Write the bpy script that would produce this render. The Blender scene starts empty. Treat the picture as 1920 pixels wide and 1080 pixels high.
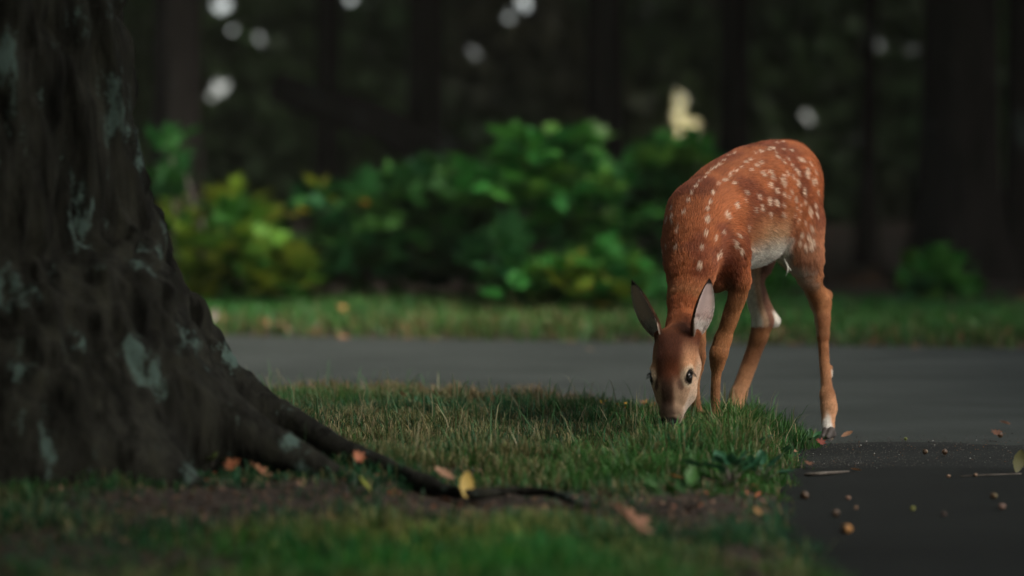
import bpy, math, random
import numpy as np
from mathutils import Vector, Matrix

RAD = math.radians
random.seed(7)
RNG = np.random.default_rng(7)
scene = bpy.context.scene
COL = scene.collection

# ------------------------------------------------------------------ camera, sky, sun, exposure
FPX, PITCH, CAMH = 4533.0, math.atan(178.0 / 4533.0), 0.53
cam_data = bpy.data.cameras.new('camera')
cam_data.sensor_width = 36.0
cam_data.lens = 85.0
cam_data.clip_start = 0.05
cam_data.clip_end = 1500.0
cam_data.dof.use_dof = True
cam_data.dof.focus_distance = 4.86
cam_data.dof.aperture_fstop = 1.75
cam = bpy.data.objects.new('camera', cam_data)
cam.location = (0, 0, CAMH)
cam.rotation_euler = (RAD(90) - PITCH, 0, 0)
COL.objects.link(cam)
scene.camera = cam

SUN_EL, SUN_AZ = RAD(42), RAD(128)          # azimuth clockwise from +Y: right and behind the camera
S = np.array([math.sin(SUN_AZ) * math.cos(SUN_EL), math.cos(SUN_AZ) * math.cos(SUN_EL), math.sin(SUN_EL)])
world = bpy.data.worlds.new('World')
scene.world = world
world.use_nodes = True
wn = world.node_tree
wn.nodes.clear()
sky = wn.nodes.new('ShaderNodeTexSky')
sky.sky_type = 'NISHITA'
sky.sun_disc = False
sky.sun_elevation = SUN_EL
sky.sun_rotation = SUN_AZ
sky.dust_density = 3.0
sky.air_density = 1.0
sky.ozone_density = 1.0
bg = wn.nodes.new('ShaderNodeBackground')
bg.inputs['Strength'].default_value = 0.065
wo = wn.nodes.new('ShaderNodeOutputWorld')
hs = wn.nodes.new('ShaderNodeHueSaturation')
hs.inputs['Saturation'].default_value = 0.45          # thin overcast takes most of the blue out
wn.links.new(sky.outputs[0], hs.inputs['Color'])
wn.links.new(hs.outputs[0], bg.inputs[0])
wn.links.new(bg.outputs[0], wo.inputs[0])

sun_data = bpy.data.lights.new('sun', 'SUN')
sun_data.energy = 1.5
sun_data.angle = RAD(30)
sun_data.color = (1.0, 0.93, 0.82)
sun = bpy.data.objects.new('sun', sun_data)
sun.rotation_euler = Vector(S).to_track_quat('Z', 'Y').to_euler()
sun.location = (4, -4, 8)
COL.objects.link(sun)

scene.view_settings.view_transform = 'Standard'
scene.view_settings.look = 'None'
scene.view_settings.exposure = 2.2
scene.view_settings.gamma = 1.0
scene.render.engine = 'CYCLES'
scene.cycles.use_denoising = True
scene.cycles.max_bounces = 6
scene.cycles.diffuse_bounces = 3
scene.cycles.transparent_max_bounces = 8


# ------------------------------------------------------------------ helpers
def W(px, py, Y):
    """world point seen at photo pixel (px, py) at depth Y"""
    fx, fy = (px - 960) / FPX, -(py - 540) / FPX
    d = np.array([fx, fy * math.sin(PITCH) + math.cos(PITCH), fy * math.cos(PITCH) - math.sin(PITCH)])
    return np.array([0, 0, CAMH]) + d * (Y / d[1])


def G(px, py, z=0.0):
    """ground point at height z under photo pixel"""
    p = W(px, py, 1.0) - np.array([0, 0, CAMH])
    t = (z - CAMH) / p[2]
    return np.array([0, 0, CAMH]) + p * t


def pix(P):
    """photo pixel of world points (N,3)"""
    q = P - np.array([0, 0, CAMH])
    c, s = math.cos(PITCH), math.sin(PITCH)
    dep = q[:, 1] * c - q[:, 2] * s
    up = q[:, 1] * s + q[:, 2] * c
    return 960 + FPX * q[:, 0] / dep, 540 - FPX * up / dep


def norm(v):
    v = np.asarray(v, float)
    return v / (np.linalg.norm(v, axis=-1, keepdims=True) + 1e-12)


def hash3(ix, iy, iz, seed):
    h = (ix * 374761393 + iy * 668265263 + iz * 2147483647 + seed * 1274126177) & 0xFFFFFFFF
    h = ((h ^ (h >> 13)) * 1274126177) & 0xFFFFFFFF
    h = (h ^ (h >> 16)) & 0xFFFFFFFF
    return h.astype(np.float64) / 4294967295.0


def vnoise(P, scale=1.0, seed=0):
    """value noise 0..1 at points (N,3); scale scalar or 3-vector of frequencies"""
    p = np.asarray(P, float) * np.asarray(scale, float)
    i = np.floor(p).astype(np.int64)
    f = p - i
    f = f * f * (3 - 2 * f)
    r = 0
    for dx in (0, 1):
        for dy in (0, 1):
            for dz in (0, 1):
                w = (f[:, 0] if dx else 1 - f[:, 0]) * (f[:, 1] if dy else 1 - f[:, 1]) * (f[:, 2] if dz else 1 - f[:, 2])
                r = r + w * hash3(i[:, 0] + dx, i[:, 1] + dy, i[:, 2] + dz, seed)
    return r


def fbm(P, scale=1.0, seed=0, octv=4):
    a, r, t = 1.0, 0, 0
    sc = np.asarray(scale, float)
    for k in range(octv):
        r = r + a * vnoise(P, sc * 2 ** k, seed + k * 17)
        t += a
        a *= 0.5
    return r / t


def sstep(a, b, x):
    t = np.clip((x - a) / (b - a), 0, 1)
    return t * t * (3 - 2 * t)


def link(o, parent=None):
    COL.objects.link(o)
    if parent is not None:
        o.parent = parent
    return o


def tag(o, label=None, cat=None, group=None, kind=None):
    if label:
        o['label'] = label
    if cat:
        o['category'] = cat
    if group:
        o['group'] = group
    if kind:
        o['kind'] = kind
    return o


def empty(name, loc, rz=0.0):
    o = bpy.data.objects.new(name, None)
    o.location = loc
    o.rotation_euler = (0, 0, rz)
    o.empty_display_size = 0.1
    return link(o)


def mesh_np(name, V, F, mats=(), parent=None, color=None, smooth=True, world_to=None):
    """V (N,3); F either (M,3|4) array or list of such arrays. world_to: subtract this origin."""
    V = np.asarray(V, np.float32)
    if world_to is not None:
        V = V - np.asarray(world_to, np.float32)
    Fs = F if isinstance(F, list) else [F]
    Fs = [np.asarray(f, np.int32) for f in Fs if len(f)]
    me = bpy.data.meshes.new(name)
    me.vertices.add(len(V))
    me.vertices.foreach_set('co', V.ravel())
    loops = np.concatenate([f.ravel() for f in Fs])
    sizes = np.concatenate([np.full(len(f), f.shape[1], np.int32) for f in Fs])
    starts = np.concatenate([[0], np.cumsum(sizes)[:-1]]).astype(np.int32)
    me.loops.add(len(loops))
    me.loops.foreach_set('vertex_index', loops)
    me.polygons.add(len(sizes))
    me.polygons.foreach_set('loop_start', starts)
    me.polygons.foreach_set('loop_total', sizes)
    me.update(calc_edges=True)
    me.validate()
    if smooth:
        me.polygons.foreach_set('use_smooth', np.ones(len(me.polygons), bool))
    if color is not None:
        a = me.color_attributes.new('Col', 'FLOAT_COLOR', 'POINT')
        c = np.ones((len(V), 4), np.float32)
        c[:, :3] = color
        a.data.foreach_set('color', c.ravel())
    for m in (mats if isinstance(mats, (list, tuple)) else [mats]):
        me.materials.append(m)
    o = bpy.data.objects.new(name, me)
    return link(o, parent)


# ------------------------------------------------------------------ materials
def new_mat(name):
    m = bpy.data.materials.new(name)
    m.use_nodes = True
    nt = m.node_tree
    b = nt.nodes['Principled BSDF']
    return m, nt, b


def N(nt, t, **kw):
    n = nt.nodes.new(t)
    for k, v in kw.items():
        if k in n.inputs.keys():
            n.inputs[k].default_value = v
        else:
            setattr(n, k, v)
    return n


def noise_node(nt, scale, detail=5, rough=0.6, vec=None, mapscale=None):
    n = nt.nodes.new('ShaderNodeTexNoise')
    n.inputs['Scale'].default_value = scale
    n.inputs['Detail'].default_value = detail
    n.inputs['Roughness'].default_value = rough
    g = nt.nodes.new('ShaderNodeNewGeometry')
    if mapscale:
        mp = nt.nodes.new('ShaderNodeMapping')
        mp.inputs['Scale'].default_value = mapscale
        nt.links.new(g.outputs['Position'], mp.inputs['Vector'])
        nt.links.new(mp.outputs[0], n.inputs['Vector'])
    else:
        nt.links.new(g.outputs['Position'], n.inputs['Vector'])
    return n


def ramp(nt, src, stops):
    r = nt.nodes.new('ShaderNodeValToRGB')
    els = r.color_ramp.elements
    while len(els) > 1:
        els.remove(els[-1])
    els[0].position = stops[0][0]
    els[0].color = (*stops[0][1], 1)
    for p, c in stops[1:]:
        e = els.new(p)
        e.color = (*c, 1)
    nt.links.new(src, r.inputs[0])
    return r


def mix(nt, fac, a, b, mode='MIX'):
    m = nt.nodes.new('ShaderNodeMix')
    m.data_type = 'RGBA'
    m.blend_type = mode
    for i, v in ((0, fac), (6, a), (7, b)):
        if isinstance(v, (float, int)):
            m.inputs[i].default_value = v
        elif isinstance(v, tuple):
            m.inputs[i].default_value = (*v, 1)
        else:
            nt.links.new(v, m.inputs[i])
    return m.outputs[2]


def bump(nt, b, h, strength, dist):
    bp = nt.nodes.new('ShaderNodeBump')
    bp.inputs['Strength'].default_value = strength
    bp.inputs['Distance'].default_value = dist
    nt.links.new(h, bp.inputs['Height'])
    nt.links.new(bp.outputs[0], b.inputs['Normal'])


def attr_mat(name, rough=0.6, spec=0.3, transl=0.0):
    """colour from the Col attribute"""
    m, nt, b = new_mat(name)
    a = N(nt, 'ShaderNodeAttribute')
    a.attribute_name = 'Col'
    nt.links.new(a.outputs['Color'], b.inputs['Base Color'])
    b.inputs['Roughness'].default_value = rough
    b.inputs['Specular IOR Level'].default_value = spec
    if transl:
        t = N(nt, 'ShaderNodeBsdfTranslucent')
        nt.links.new(a.outputs['Color'], t.inputs['Color'])
        ms = N(nt, 'ShaderNodeMixShader')
        ms.inputs[0].default_value = transl
        out = nt.nodes['Material Output']
        nt.links.new(b.outputs[0], ms.inputs[1])
        nt.links.new(t.outputs[0], ms.inputs[2])
        nt.links.new(ms.outputs[0], out.inputs['Surface'])
    return m


def objcolor_mat(name, rough=0.5, transl=0.3, spec=0.4):
    """colour from each object's own colour, mottled a little by noise"""
    m, nt, b = new_mat(name)
    oi = N(nt, 'ShaderNodeObjectInfo')
    tc = N(nt, 'ShaderNodeTexCoord')
    n = N(nt, 'ShaderNodeTexNoise')
    n.inputs['Scale'].default_value = 30
    n.inputs['Detail'].default_value = 4
    nt.links.new(tc.outputs['Object'], n.inputs['Vector'])
    r = ramp(nt, n.outputs[0], [(0.3, (0.6, 0.6, 0.6)), (0.7, (1.15, 1.1, 1.05))])
    c = mix(nt, 1.0, oi.outputs['Color'], r.outputs[0], 'MULTIPLY')
    nt.links.new(c, b.inputs['Base Color'])
    b.inputs['Roughness'].default_value = rough
    b.inputs['Specular IOR Level'].default_value = spec
    if transl:
        t = N(nt, 'ShaderNodeBsdfTranslucent')
        nt.links.new(c, t.inputs['Color'])
        ms = N(nt, 'ShaderNodeMixShader')
        ms.inputs[0].default_value = transl
        nt.links.new(b.outputs[0], ms.inputs[1])
        nt.links.new(t.outputs[0], ms.inputs[2])
        nt.links.new(ms.outputs[0], nt.nodes['Material Output'].inputs['Surface'])
    return m


def solid_noise_mat(name, stops, scale, rough=0.8, bstr=0.5, bdist=0.01, spec=0.3, mapscale=None):
    m, nt, b = new_mat(name)
    n = noise_node(nt, scale, mapscale=mapscale)
    r = ramp(nt, n.outputs[0], stops)
    nt.links.new(r.outputs[0], b.inputs['Base Color'])
    b.inputs['Roughness'].default_value = rough
    b.inputs['Specular IOR Level'].default_value = spec
    if bstr:
        bump(nt, b, n.outputs[0], bstr, bdist)
    return m


M = {}
M['soil'] = solid_noise_mat('soil', [(0.3, (0.012, 0.008, 0.006)), (0.55, (0.045, 0.032, 0.022)), (0.75, (0.09, 0.065, 0.045))], 35, bstr=1.0, bdist=0.02)
M['forest_floor'] = solid_noise_mat('forest_floor', [(0.3, (0.012, 0.009, 0.006)), (0.6, (0.04, 0.028, 0.02)), (0.8, (0.07, 0.045, 0.03))], 6, bstr=1.0, bdist=0.05)
M['grass'] = attr_mat('grass_blades', 0.5, 0.35, 0.35)
M['leafmass'] = attr_mat('tree_leaves', 0.5, 0.35, 0.3)
M['litter'] = attr_mat('leaf_litter', 0.7, 0.3, 0.1)
M['shrub_leaf'] = objcolor_mat('shrub_leaf', 0.62, 0.35, .22)
M['fallen'] = objcolor_mat('fallen_leaf', 0.55, 0.15)
M['nut'] = objcolor_mat('acorn_shell', 0.4, 0.0)
M['twig'] = solid_noise_mat('twig_bark', [(0.3, (0.05, 0.04, 0.032)), (0.7, (0.16, 0.14, 0.12))], 60, bstr=0.6, bdist=0.003)


def bark_material(name, dark, light, lichen, lscale, lthr, tint=(0.2, 0.27, 0.24), furrow=False):
    m, nt, b = new_mat(name)
    n = noise_node(nt, 14, 8, 0.65, mapscale=(1, 1, 0.22))
    r = ramp(nt, n.outputs[0], [(0.32, dark), (0.62, light)])
    l1 = noise_node(nt, lscale, 3, 0.55, mapscale=(1, 1, 0.42))
    l2 = noise_node(nt, lscale * 7, 4, 0.7)
    add = N(nt, 'ShaderNodeMath', operation='MULTIPLY_ADD')
    nt.links.new(l2.outputs[0], add.inputs[0])
    add.inputs[1].default_value = 0.32
    nt.links.new(l1.outputs[0], add.inputs[2])
    lr = ramp(nt, add.outputs[0], [(lthr, (0, 0, 0)), (lthr + 0.09, (lichen, lichen, lichen))])
    base = r.outputs[0]
    if furrow:
        fu = noise_node(nt, 34, 6, 0.7, mapscale=(1, 1, 0.10))
        fr = ramp(nt, fu.outputs[0], [(0.36, (.28, .27, .25)), (0.5, (1, 1, 1)), (0.62, (1.25, 1.25, 1.15))])
        base = mix(nt, 1.0, base, fr.outputs[0], 'MULTIPLY')
    c = mix(nt, lr.outputs[0], base, tint)
    nt.links.new(c, b.inputs['Base Color'])
    b.inputs['Roughness'].default_value = 0.95
    b.inputs['Specular IOR Level'].default_value = 0.08
    bump(nt, b, n.outputs[0], 0.9, 0.02)
    return m


M['bark'] = bark_material('lichen_bark', (0.006, 0.006, 0.005), (0.026, 0.026, 0.021), 0.85, 17, 0.76, (.075, .115, .10), True)
M['bark_far'] = bark_material('brown_bark', (0.008, 0.007, 0.006), (0.020, 0.017, 0.015), 0.3, 3.0, 0.8)


def asphalt_material(name, lo, hi, fleck, spec=.35):
    m, nt, b = new_mat(name)
    n1 = noise_node(nt, 260, 3, 0.7)
    n2 = noise_node(nt, 1.6, 5, 0.6, mapscale=(1, 2.2, 1))
    r1 = ramp(nt, n1.outputs[0], [(0.3, (0.55, 0.55, 0.55)), (0.62, (1.1, 1.1, 1.1)), (0.74, (fleck, fleck, fleck))])
    r2 = ramp(nt, n2.outputs[0], [(0.3, lo), (0.7, hi)])
    c = mix(nt, 1.0, r2.outputs[0], r1.outputs[0], 'MULTIPLY')
    nt.links.new(c, b.inputs['Base Color'])
    b.inputs['Roughness'].default_value = 0.85
    b.inputs['Specular IOR Level'].default_value = spec
    bump(nt, b, n1.outputs[0], 0.7, 0.004)
    return m


M['asphalt'] = asphalt_material('asphalt', (0.026, 0.032, 0.028), (0.052, 0.060, 0.055), 1.8, .25)
M['asphalt_dark'] = asphalt_material('dark_asphalt', (0.015, 0.017, 0.016), (0.032, 0.036, 0.034), 3.5, .12)

# ------------------------------------------------------------------ ground, road, lawn
LAWN = np.array([(-14, 6.9), (-3, 6.35), (-.7, 6.12), (-.25, 6.0), (.08, 5.72), (.33, 5.56), (.5, 5.44), (.62, 5.22),
                 (.615, 5.0), (.575, 4.8), (.52, 4.5), (.49, 4.15), (.46, 3.75), (.43, 3.35), (.36, 2.6), (.2, 1), (0, -8), (-14, -8)])


def poly_sd(P, poly):
    """signed distance (inside positive) of (N,2) points to a closed polygon"""
    x, y = P[:, 0], P[:, 1]
    inside = np.zeros(len(P), bool)
    dmin = np.full(len(P), 1e9)
    n = len(poly)
    for i in range(n):
        a, b = poly[i], poly[(i + 1) % n]
        ab = b - a
        t = np.clip(((x - a[0]) * ab[0] + (y - a[1]) * ab[1]) / (ab @ ab), 0, 1)
        dmin = np.minimum(dmin, np.hypot(x - a[0] - t * ab[0], y - a[1] - t * ab[1]))
        c = ((a[1] > y) != (b[1] > y)) & (x < (b[0] - a[0]) * (y - a[1]) / (b[1] - a[1] + 1e-12) + a[0])
        inside ^= c
    return np.where(inside, dmin, -dmin)


def lawn_sd(P):
    P3 = np.c_[P, np.zeros(len(P))]
    return poly_sd(P, LAWN) + (fbm(P3, 9, 5, 3) - .5) * .10


TREE = np.array([-1.0, 4.25])


def lawn_z(P):
    P3 = np.c_[P, np.zeros(len(P))]
    d = lawn_sd(P)
    z = -0.03 + 0.058 * sstep(-.03, .10, d)
    z += (fbm(P3, 3.2, 11, 4) - .5) * .03 * sstep(0, .2, d)
    r = np.hypot(P[:, 0] - TREE[0], P[:, 1] - TREE[1])
    z += 0.055 * np.exp(-(r / .80) ** 2) * sstep(0, .2, d)
    return z


def road_far(X):
    return 8.68 - .28 * X


def grid_sheet(name, x0, x1, y0, y1, nx, ny, zf, mat, keep=None):
    xs, ys = np.linspace(x0, x1, nx), np.linspace(y0, y1, ny)
    gx, gy = np.meshgrid(xs, ys, indexing='ij')
    P = np.c_[gx.ravel(), gy.ravel()]
    z = zf(P)
    idx = np.arange(nx * ny).reshape(nx, ny)
    F = np.stack([idx[:-1, :-1], idx[1:, :-1], idx[1:, 1:], idx[:-1, 1:]], -1).reshape(-1, 4)
    if keep is not None:
        k = keep(P)
        F = F[k[F].any(1)]
        used = np.unique(F)
        re = np.full(len(P), -1)
        re[used] = np.arange(len(used))
        P, z, F = P[used], z[used], re[F]
    return mesh_np(name, np.c_[P, z], F, mat)


def hillz(P):
    z = np.full(len(P), -0.06)
    far = P[:, 1] - (road_far(P[:, 0]) + 2.6)
    z += 0.05 * sstep(13, 30, P[:, 1]) * (P[:, 1] - 13) * .6
    z += (fbm(np.c_[P, z * 0], .8, 3, 3) - .5) * .25 * sstep(12, 14, P[:, 1])
    return z


ground = mesh_np('ground', [(-130, -130, -.12), (130, -130, -.12), (130, 150, -.12), (-130, 150, -.12)], np.array([[0, 1, 2, 3]]), M['forest_floor'])
tag(ground, 'dark leaf covered ground reaching away under the trees', kind='structure')
ff = grid_sheet('forest_floor', -25, 25, 11.0, 60, 130, 130, hillz, M['forest_floor'])
tag(ff, 'shaded brown forest floor rising gently behind the shrubs', kind='structure')

road = mesh_np('road', [(-25, 5.0, 0), (.2, 5.0, 0), (.2, -6, 0), (25, -6, 0), (25, road_far(25) + .1, 0), (.2, road_far(.2) + .02, 0), (-25, road_far(-25) + .1, 0)],
               [np.array([[0, 1, 5, 6], [2, 3, 4, 5]])], M['asphalt'])
tag(road, 'grey asphalt road crossing behind the grazing fawn', kind='structure')
# the darker resurfaced strip at the right, with a ragged far edge
ex = np.linspace(.35, 6, 90)
e3 = np.c_[ex, ex * 0, ex * 0]
far_e = 5.13 + (fbm(e3, 4, 21, 5) - .5) * .30 + (fbm(e3, 18, 25, 3) - .5) * .10 - .02 * ex
mid_e = 4.60 + (fbm(e3, 5, 22, 4) - .5) * .05 - .03 * ex
Vp = np.concatenate([np.c_[ex, far_e, np.full(90, .004)], np.c_[ex, mid_e + .012, np.full(90, .005)]])
i = np.arange(89)
patch = mesh_np('rough_strip', Vp, np.stack([i + 90, i + 91, i + 1, i], -1), M['asphalt_dark'])
tag(patch, 'rough dark asphalt strip speckled with grit beside the hind hoof', kind='structure')
Vp = np.concatenate([np.c_[ex, mid_e - .008, np.full(90, .009)], np.c_[ex, np.full(90, -5.9), np.full(90, .009)]])
M['asphalt_smooth'] = asphalt_material('driveway_asphalt', (0.011, 0.0125, 0.0115), (0.018, 0.0205, 0.019), 1.6, .12)
drive = mesh_np('driveway', Vp, np.stack([i + 90, i + 91, i + 1, i], -1), M['asphalt_smooth'])
tag(drive, 'dark smooth driveway surface in the right foreground', kind='structure')

lawn = grid_sheet('lawn_soil', -5, .9, 1.2, 7.0, 236, 232, lawn_z, M['soil'], keep=lambda P: lawn_sd(P) > -.05)
tag(lawn, 'brown soil of the lawn showing between the grass', kind='structure')


def verge_z(P):
    d = P[:, 1] - road_far(P[:, 0])
    return -.03 + .05 * sstep(-.02, .15, d) + (fbm(np.c_[P, P[:, 0] * 0], 2, 8, 3) - .5) * .04


verge = grid_sheet('verge_soil', -7, 7, 6.2, 13.6, 120, 90, verge_z, M['soil'], keep=lambda P: P[:, 1] > road_far(P[:, 0]) - .05)
tag(verge, 'soil of the grass verge beyond the road', kind='structure')


def blades(P, h, w, col, lean=.5, curl=.5, rng=RNG):
    """grass blades: (N,3) roots -> vertices, tri and quad faces, colours"""
    n = len(P)
    a = rng.uniform(0, 2 * np.pi, n)
    d = np.c_[np.cos(a), np.sin(a), np.zeros(n)]
    sd = np.c_[-np.sin(a), np.cos(a), np.zeros(n)]
    tw = rng.uniform(-.9, .9, n)[:, None]
    sd = norm(sd + d * tw)
    L = (rng.uniform(0, 1, n) * lean)[:, None]
    h = h[:, None]
    w = w[:, None]
    up = np.array([0, 0, 1.0])
    m1 = P + h * (up * .45 + d * L * .25)
    m2 = P + h * (up * .8 + d * L * .7)
    tip = P + h * (up * (1 - curl * L * .45) + d * L * 1.25)
    V = np.stack([P - sd * w, P + sd * w, m1 - sd * w * .85, m1 + sd * w * .85, m2 - sd * w * .5, m2 + sd * w * .5, tip], 1).reshape(-1, 3)
    b = np.arange(n)[:, None] * 7
    Q = np.concatenate([b + [0, 1, 3, 2], b + [2, 3, 5, 4]])
    T = b + [4, 5, 6]
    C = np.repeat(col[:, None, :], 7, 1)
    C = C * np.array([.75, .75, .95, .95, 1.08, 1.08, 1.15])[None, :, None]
    return V, [Q, T], C.reshape(-1, 3)


def mixc(a, b, t):
    t = t[:, None]
    return np.asarray(a) * (1 - t) + np.asarray(b) * t


GREEN, TEAL, OLIVE, STRAW, RUST = (.045, .145, .026), (.020, .105, .040), (.075, .125, .03), (.29, .23, .115), (.24, .13, .07)


def ell(px, py, cx, cy, rx, ry):
    return np.exp(-(((px - cx) / rx) ** 2 + ((py - cy) / ry) ** 2))


def lawn_grass():
    n = 330000
    X = RNG.uniform(-1.75, .72, n)
    u = RNG.uniform(0, 1, n)
    Y = 2.7 + (6.35 - 2.7) * u
    P = np.c_[X, Y]
    half = .235 * Y + .12
    keep = (np.abs(X) < half)
    P = P[keep]
    d = lawn_sd(P)
    keep = d > -.01
    P, d = P[keep], d[keep]
    z = lawn_z(P)
    P3 = np.c_[P, z]
    px, py = pix(P3)
    r = np.hypot(P[:, 0] - TREE[0], P[:, 1] - TREE[1])
    n1 = fbm(P3 * [1, 1, 0], 2.6, 31, 4)
    n2 = fbm(P3 * [1, 1, 0], 9, 32, 3)
    # bare ground: round the tree, along the root, and by the drive edge in front
    bare = np.clip(.95 * np.exp(-(r / .66) ** 4), 0, 1)
    bare = np.maximum(bare, 1.0 * ell(px, py, 420, 940, 420, 55))
    bare = np.maximum(bare, 1.05 * ell(px, py, 900, 950, 330, 42))
    bare = np.maximum(bare, 1.1 * ell(px, py, 1300, 955, 190, 48))
    bare = np.maximum(bare, .8 * ell(px, py, 1400, 1060, 90, 60))
    bare = np.maximum(bare, .80 * ell(px, py, 150, 1050, 420, 80))
    dens = np.clip(1.1 - bare * 1.15, 0.015, 1) * np.clip(-.25 + 2.3 * n2, .1, 1)
    n3 = fbm(P3 * [1, 1, 0], 16, 33, 2)
    keep = RNG.uniform(0, 1, len(P)) < dens
    P3, px, py, n1, n2, d, bare, n3 = P3[keep], px[keep], py[keep], n1[keep], n2[keep], d[keep], bare[keep], n3[keep]
    n = len(P3)
    rr = RNG.uniform(0, 1, n)
    c = mixc(GREEN, TEAL, sstep(.35, .6, n1))
    c = c * (1 - .5 * sstep(.55, .2, n2))[:, None]
    straw = .14 + .34 * sstep(.5, .7, fbm(P3 * [1, 1, 0], 4, 35, 3)) + .55 * ell(px, py, 700, 812, 240, 36) + .4 * ell(px, py, 1000, 850, 300, 30) + .7 * ell(px, py, 880, 1000, 260, 50) * .6
    straw -= .14 * ell(px, py, 1350, 830, 180, 60) + .15 * ell(px, py, 850, 1060, 420, 45)
    c = np.where((rr < straw)[:, None], mixc(OLIVE, STRAW, RNG.uniform(0, 1, n)), c)
    near_edge = sstep(.26, .06, d) * (P3[:, 1] > 5.5)
    c = np.where((RNG.uniform(0, 1, n) < near_edge * .9)[:, None], mixc(STRAW, RUST, RNG.uniform(0, 1, n)), c)
    lit_pool = ell(px, py, 820, 1060, 380, 60)  # pool of light in the near foreground, painted into the blade colour
    c = mixc(np.array([1, 1, 1.]), np.array([1.6, 2.1, .9]), lit_pool) * c
    c = c * RNG.uniform(.6, 1.35, n)[:, None]
    h = RNG.uniform(.012, .034, n) * (1 + 1.0 * ell(px, py, 1370, 845, 210, 55)) * (.35 + .55 * n2 + .9 * sstep(.3, .75, n3)) * (1 - .6 * np.clip(bare, 0, 1)) + .012 * near_edge * (n1 > .5)
    w = RNG.uniform(.0007, .0018, n)
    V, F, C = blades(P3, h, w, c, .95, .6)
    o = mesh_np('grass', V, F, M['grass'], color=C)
    tag(o, 'short mixed green and straw grass of the lawn round the fawn', kind='stuff')
    # a longer tuft in front of the muzzle and hooves
    m = 2600
    qx = RNG.normal(1305, 85, m)
    qy = RNG.uniform(812, 872, m)
    P = np.array([G(a, c_, .03)[:2] for a, c_ in zip(qx, qy)])
    P = np.concatenate([P, np.array([G(a, c_, .03)[:2] for a, c_ in zip(RNG.normal(1255, 26, 420), RNG.uniform(832, 856, 420))])])
    P = P[lawn_sd(P) > .02]
    P3 = np.c_[P, lawn_z(P)]
    n = len(P3)
    c = mixc(GREEN, TEAL, RNG.uniform(0, 1, n)) * RNG.uniform(.7, 1.9, n)[:, None]
    c = np.where((RNG.uniform(0, 1, n) < .3)[:, None], np.array([.24, .22, .10]), c)
    tx, ty = pix(P3)
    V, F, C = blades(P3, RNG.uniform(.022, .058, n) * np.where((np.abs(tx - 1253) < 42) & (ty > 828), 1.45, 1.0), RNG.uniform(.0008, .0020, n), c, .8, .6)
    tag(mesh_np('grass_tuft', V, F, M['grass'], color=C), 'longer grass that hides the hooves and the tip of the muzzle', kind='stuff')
    # longer blades and seed stalks standing above the turf
    m = 3600
    X = RNG.uniform(-.9, .66, m)
    Y = RNG.uniform(4.2, 6.2, m)
    P = np.c_[X, Y]
    d = lawn_sd(P)
    P = P[d > .0]
    P3 = np.c_[P, lawn_z(P)]
    px, py = pix(P3)
    k = RNG.uniform(0, 1, len(P3)) < np.clip(.28 + .9 * ell(px, py, 1400, 830, 150, 70) + .4 * ell(px, py, 700, 720, 250, 60), 0, 1)
    P3 = P3[k]
    n = len(P3)
    c = mixc((.07, .17, .06), (.26, .24, .13), (RNG.uniform(0, 1, n) < .4) * 1.0)
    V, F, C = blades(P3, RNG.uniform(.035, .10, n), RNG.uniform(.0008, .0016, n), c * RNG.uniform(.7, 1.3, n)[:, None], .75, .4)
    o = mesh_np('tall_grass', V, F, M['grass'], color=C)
    tag(o, 'thin taller grass blades standing above the lawn', kind='stuff')


lawn_grass()


def verge_grass():
    n = 95000
    X = RNG.uniform(-3.4, 3.4, n)
    Y = RNG.uniform(7.6, 12.2, n)
    d = Y - road_far(X)
    k = (d > 0) & (d < 2.75 + .5 * np.sin(X * 2.1)) & (np.abs(X) < .25 * Y + .3)
    P = np.c_[X, Y][k]
    d = d[k]
    P3 = np.c_[P, verge_z(P)]
    px, py = pix(P3)
    n = len(P3)
    n1 = fbm(P3 * [1, 1, 0], 1.7, 41, 4)
    c = mixc((.024, .125, .022), (.045, .145, .026), sstep(.35, .65, n1))
    st = .05 + .5 * ell(px, py, 1010, 605, 200, 22) + .4 * (d < .2) + .2 * ell(px, py, 700, 610, 200, 25)
    c = np.where((RNG.uniform(0, 1, n) < st)[:, None], mixc(OLIVE, (.2, .15, .06), RNG.uniform(0, 1, n)), c) * RNG.uniform(.6, 1.3, n)[:, None]
    V, F, C = blades(P3, RNG.uniform(.03, .09, n), RNG.uniform(.002, .0045, n), c, .9, .5)
    o = mesh_np('grass', V, F, M['grass'], color=C)
    tag(o, 'green grass of the verge along the far side of the road', kind='stuff')


verge_grass()


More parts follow.
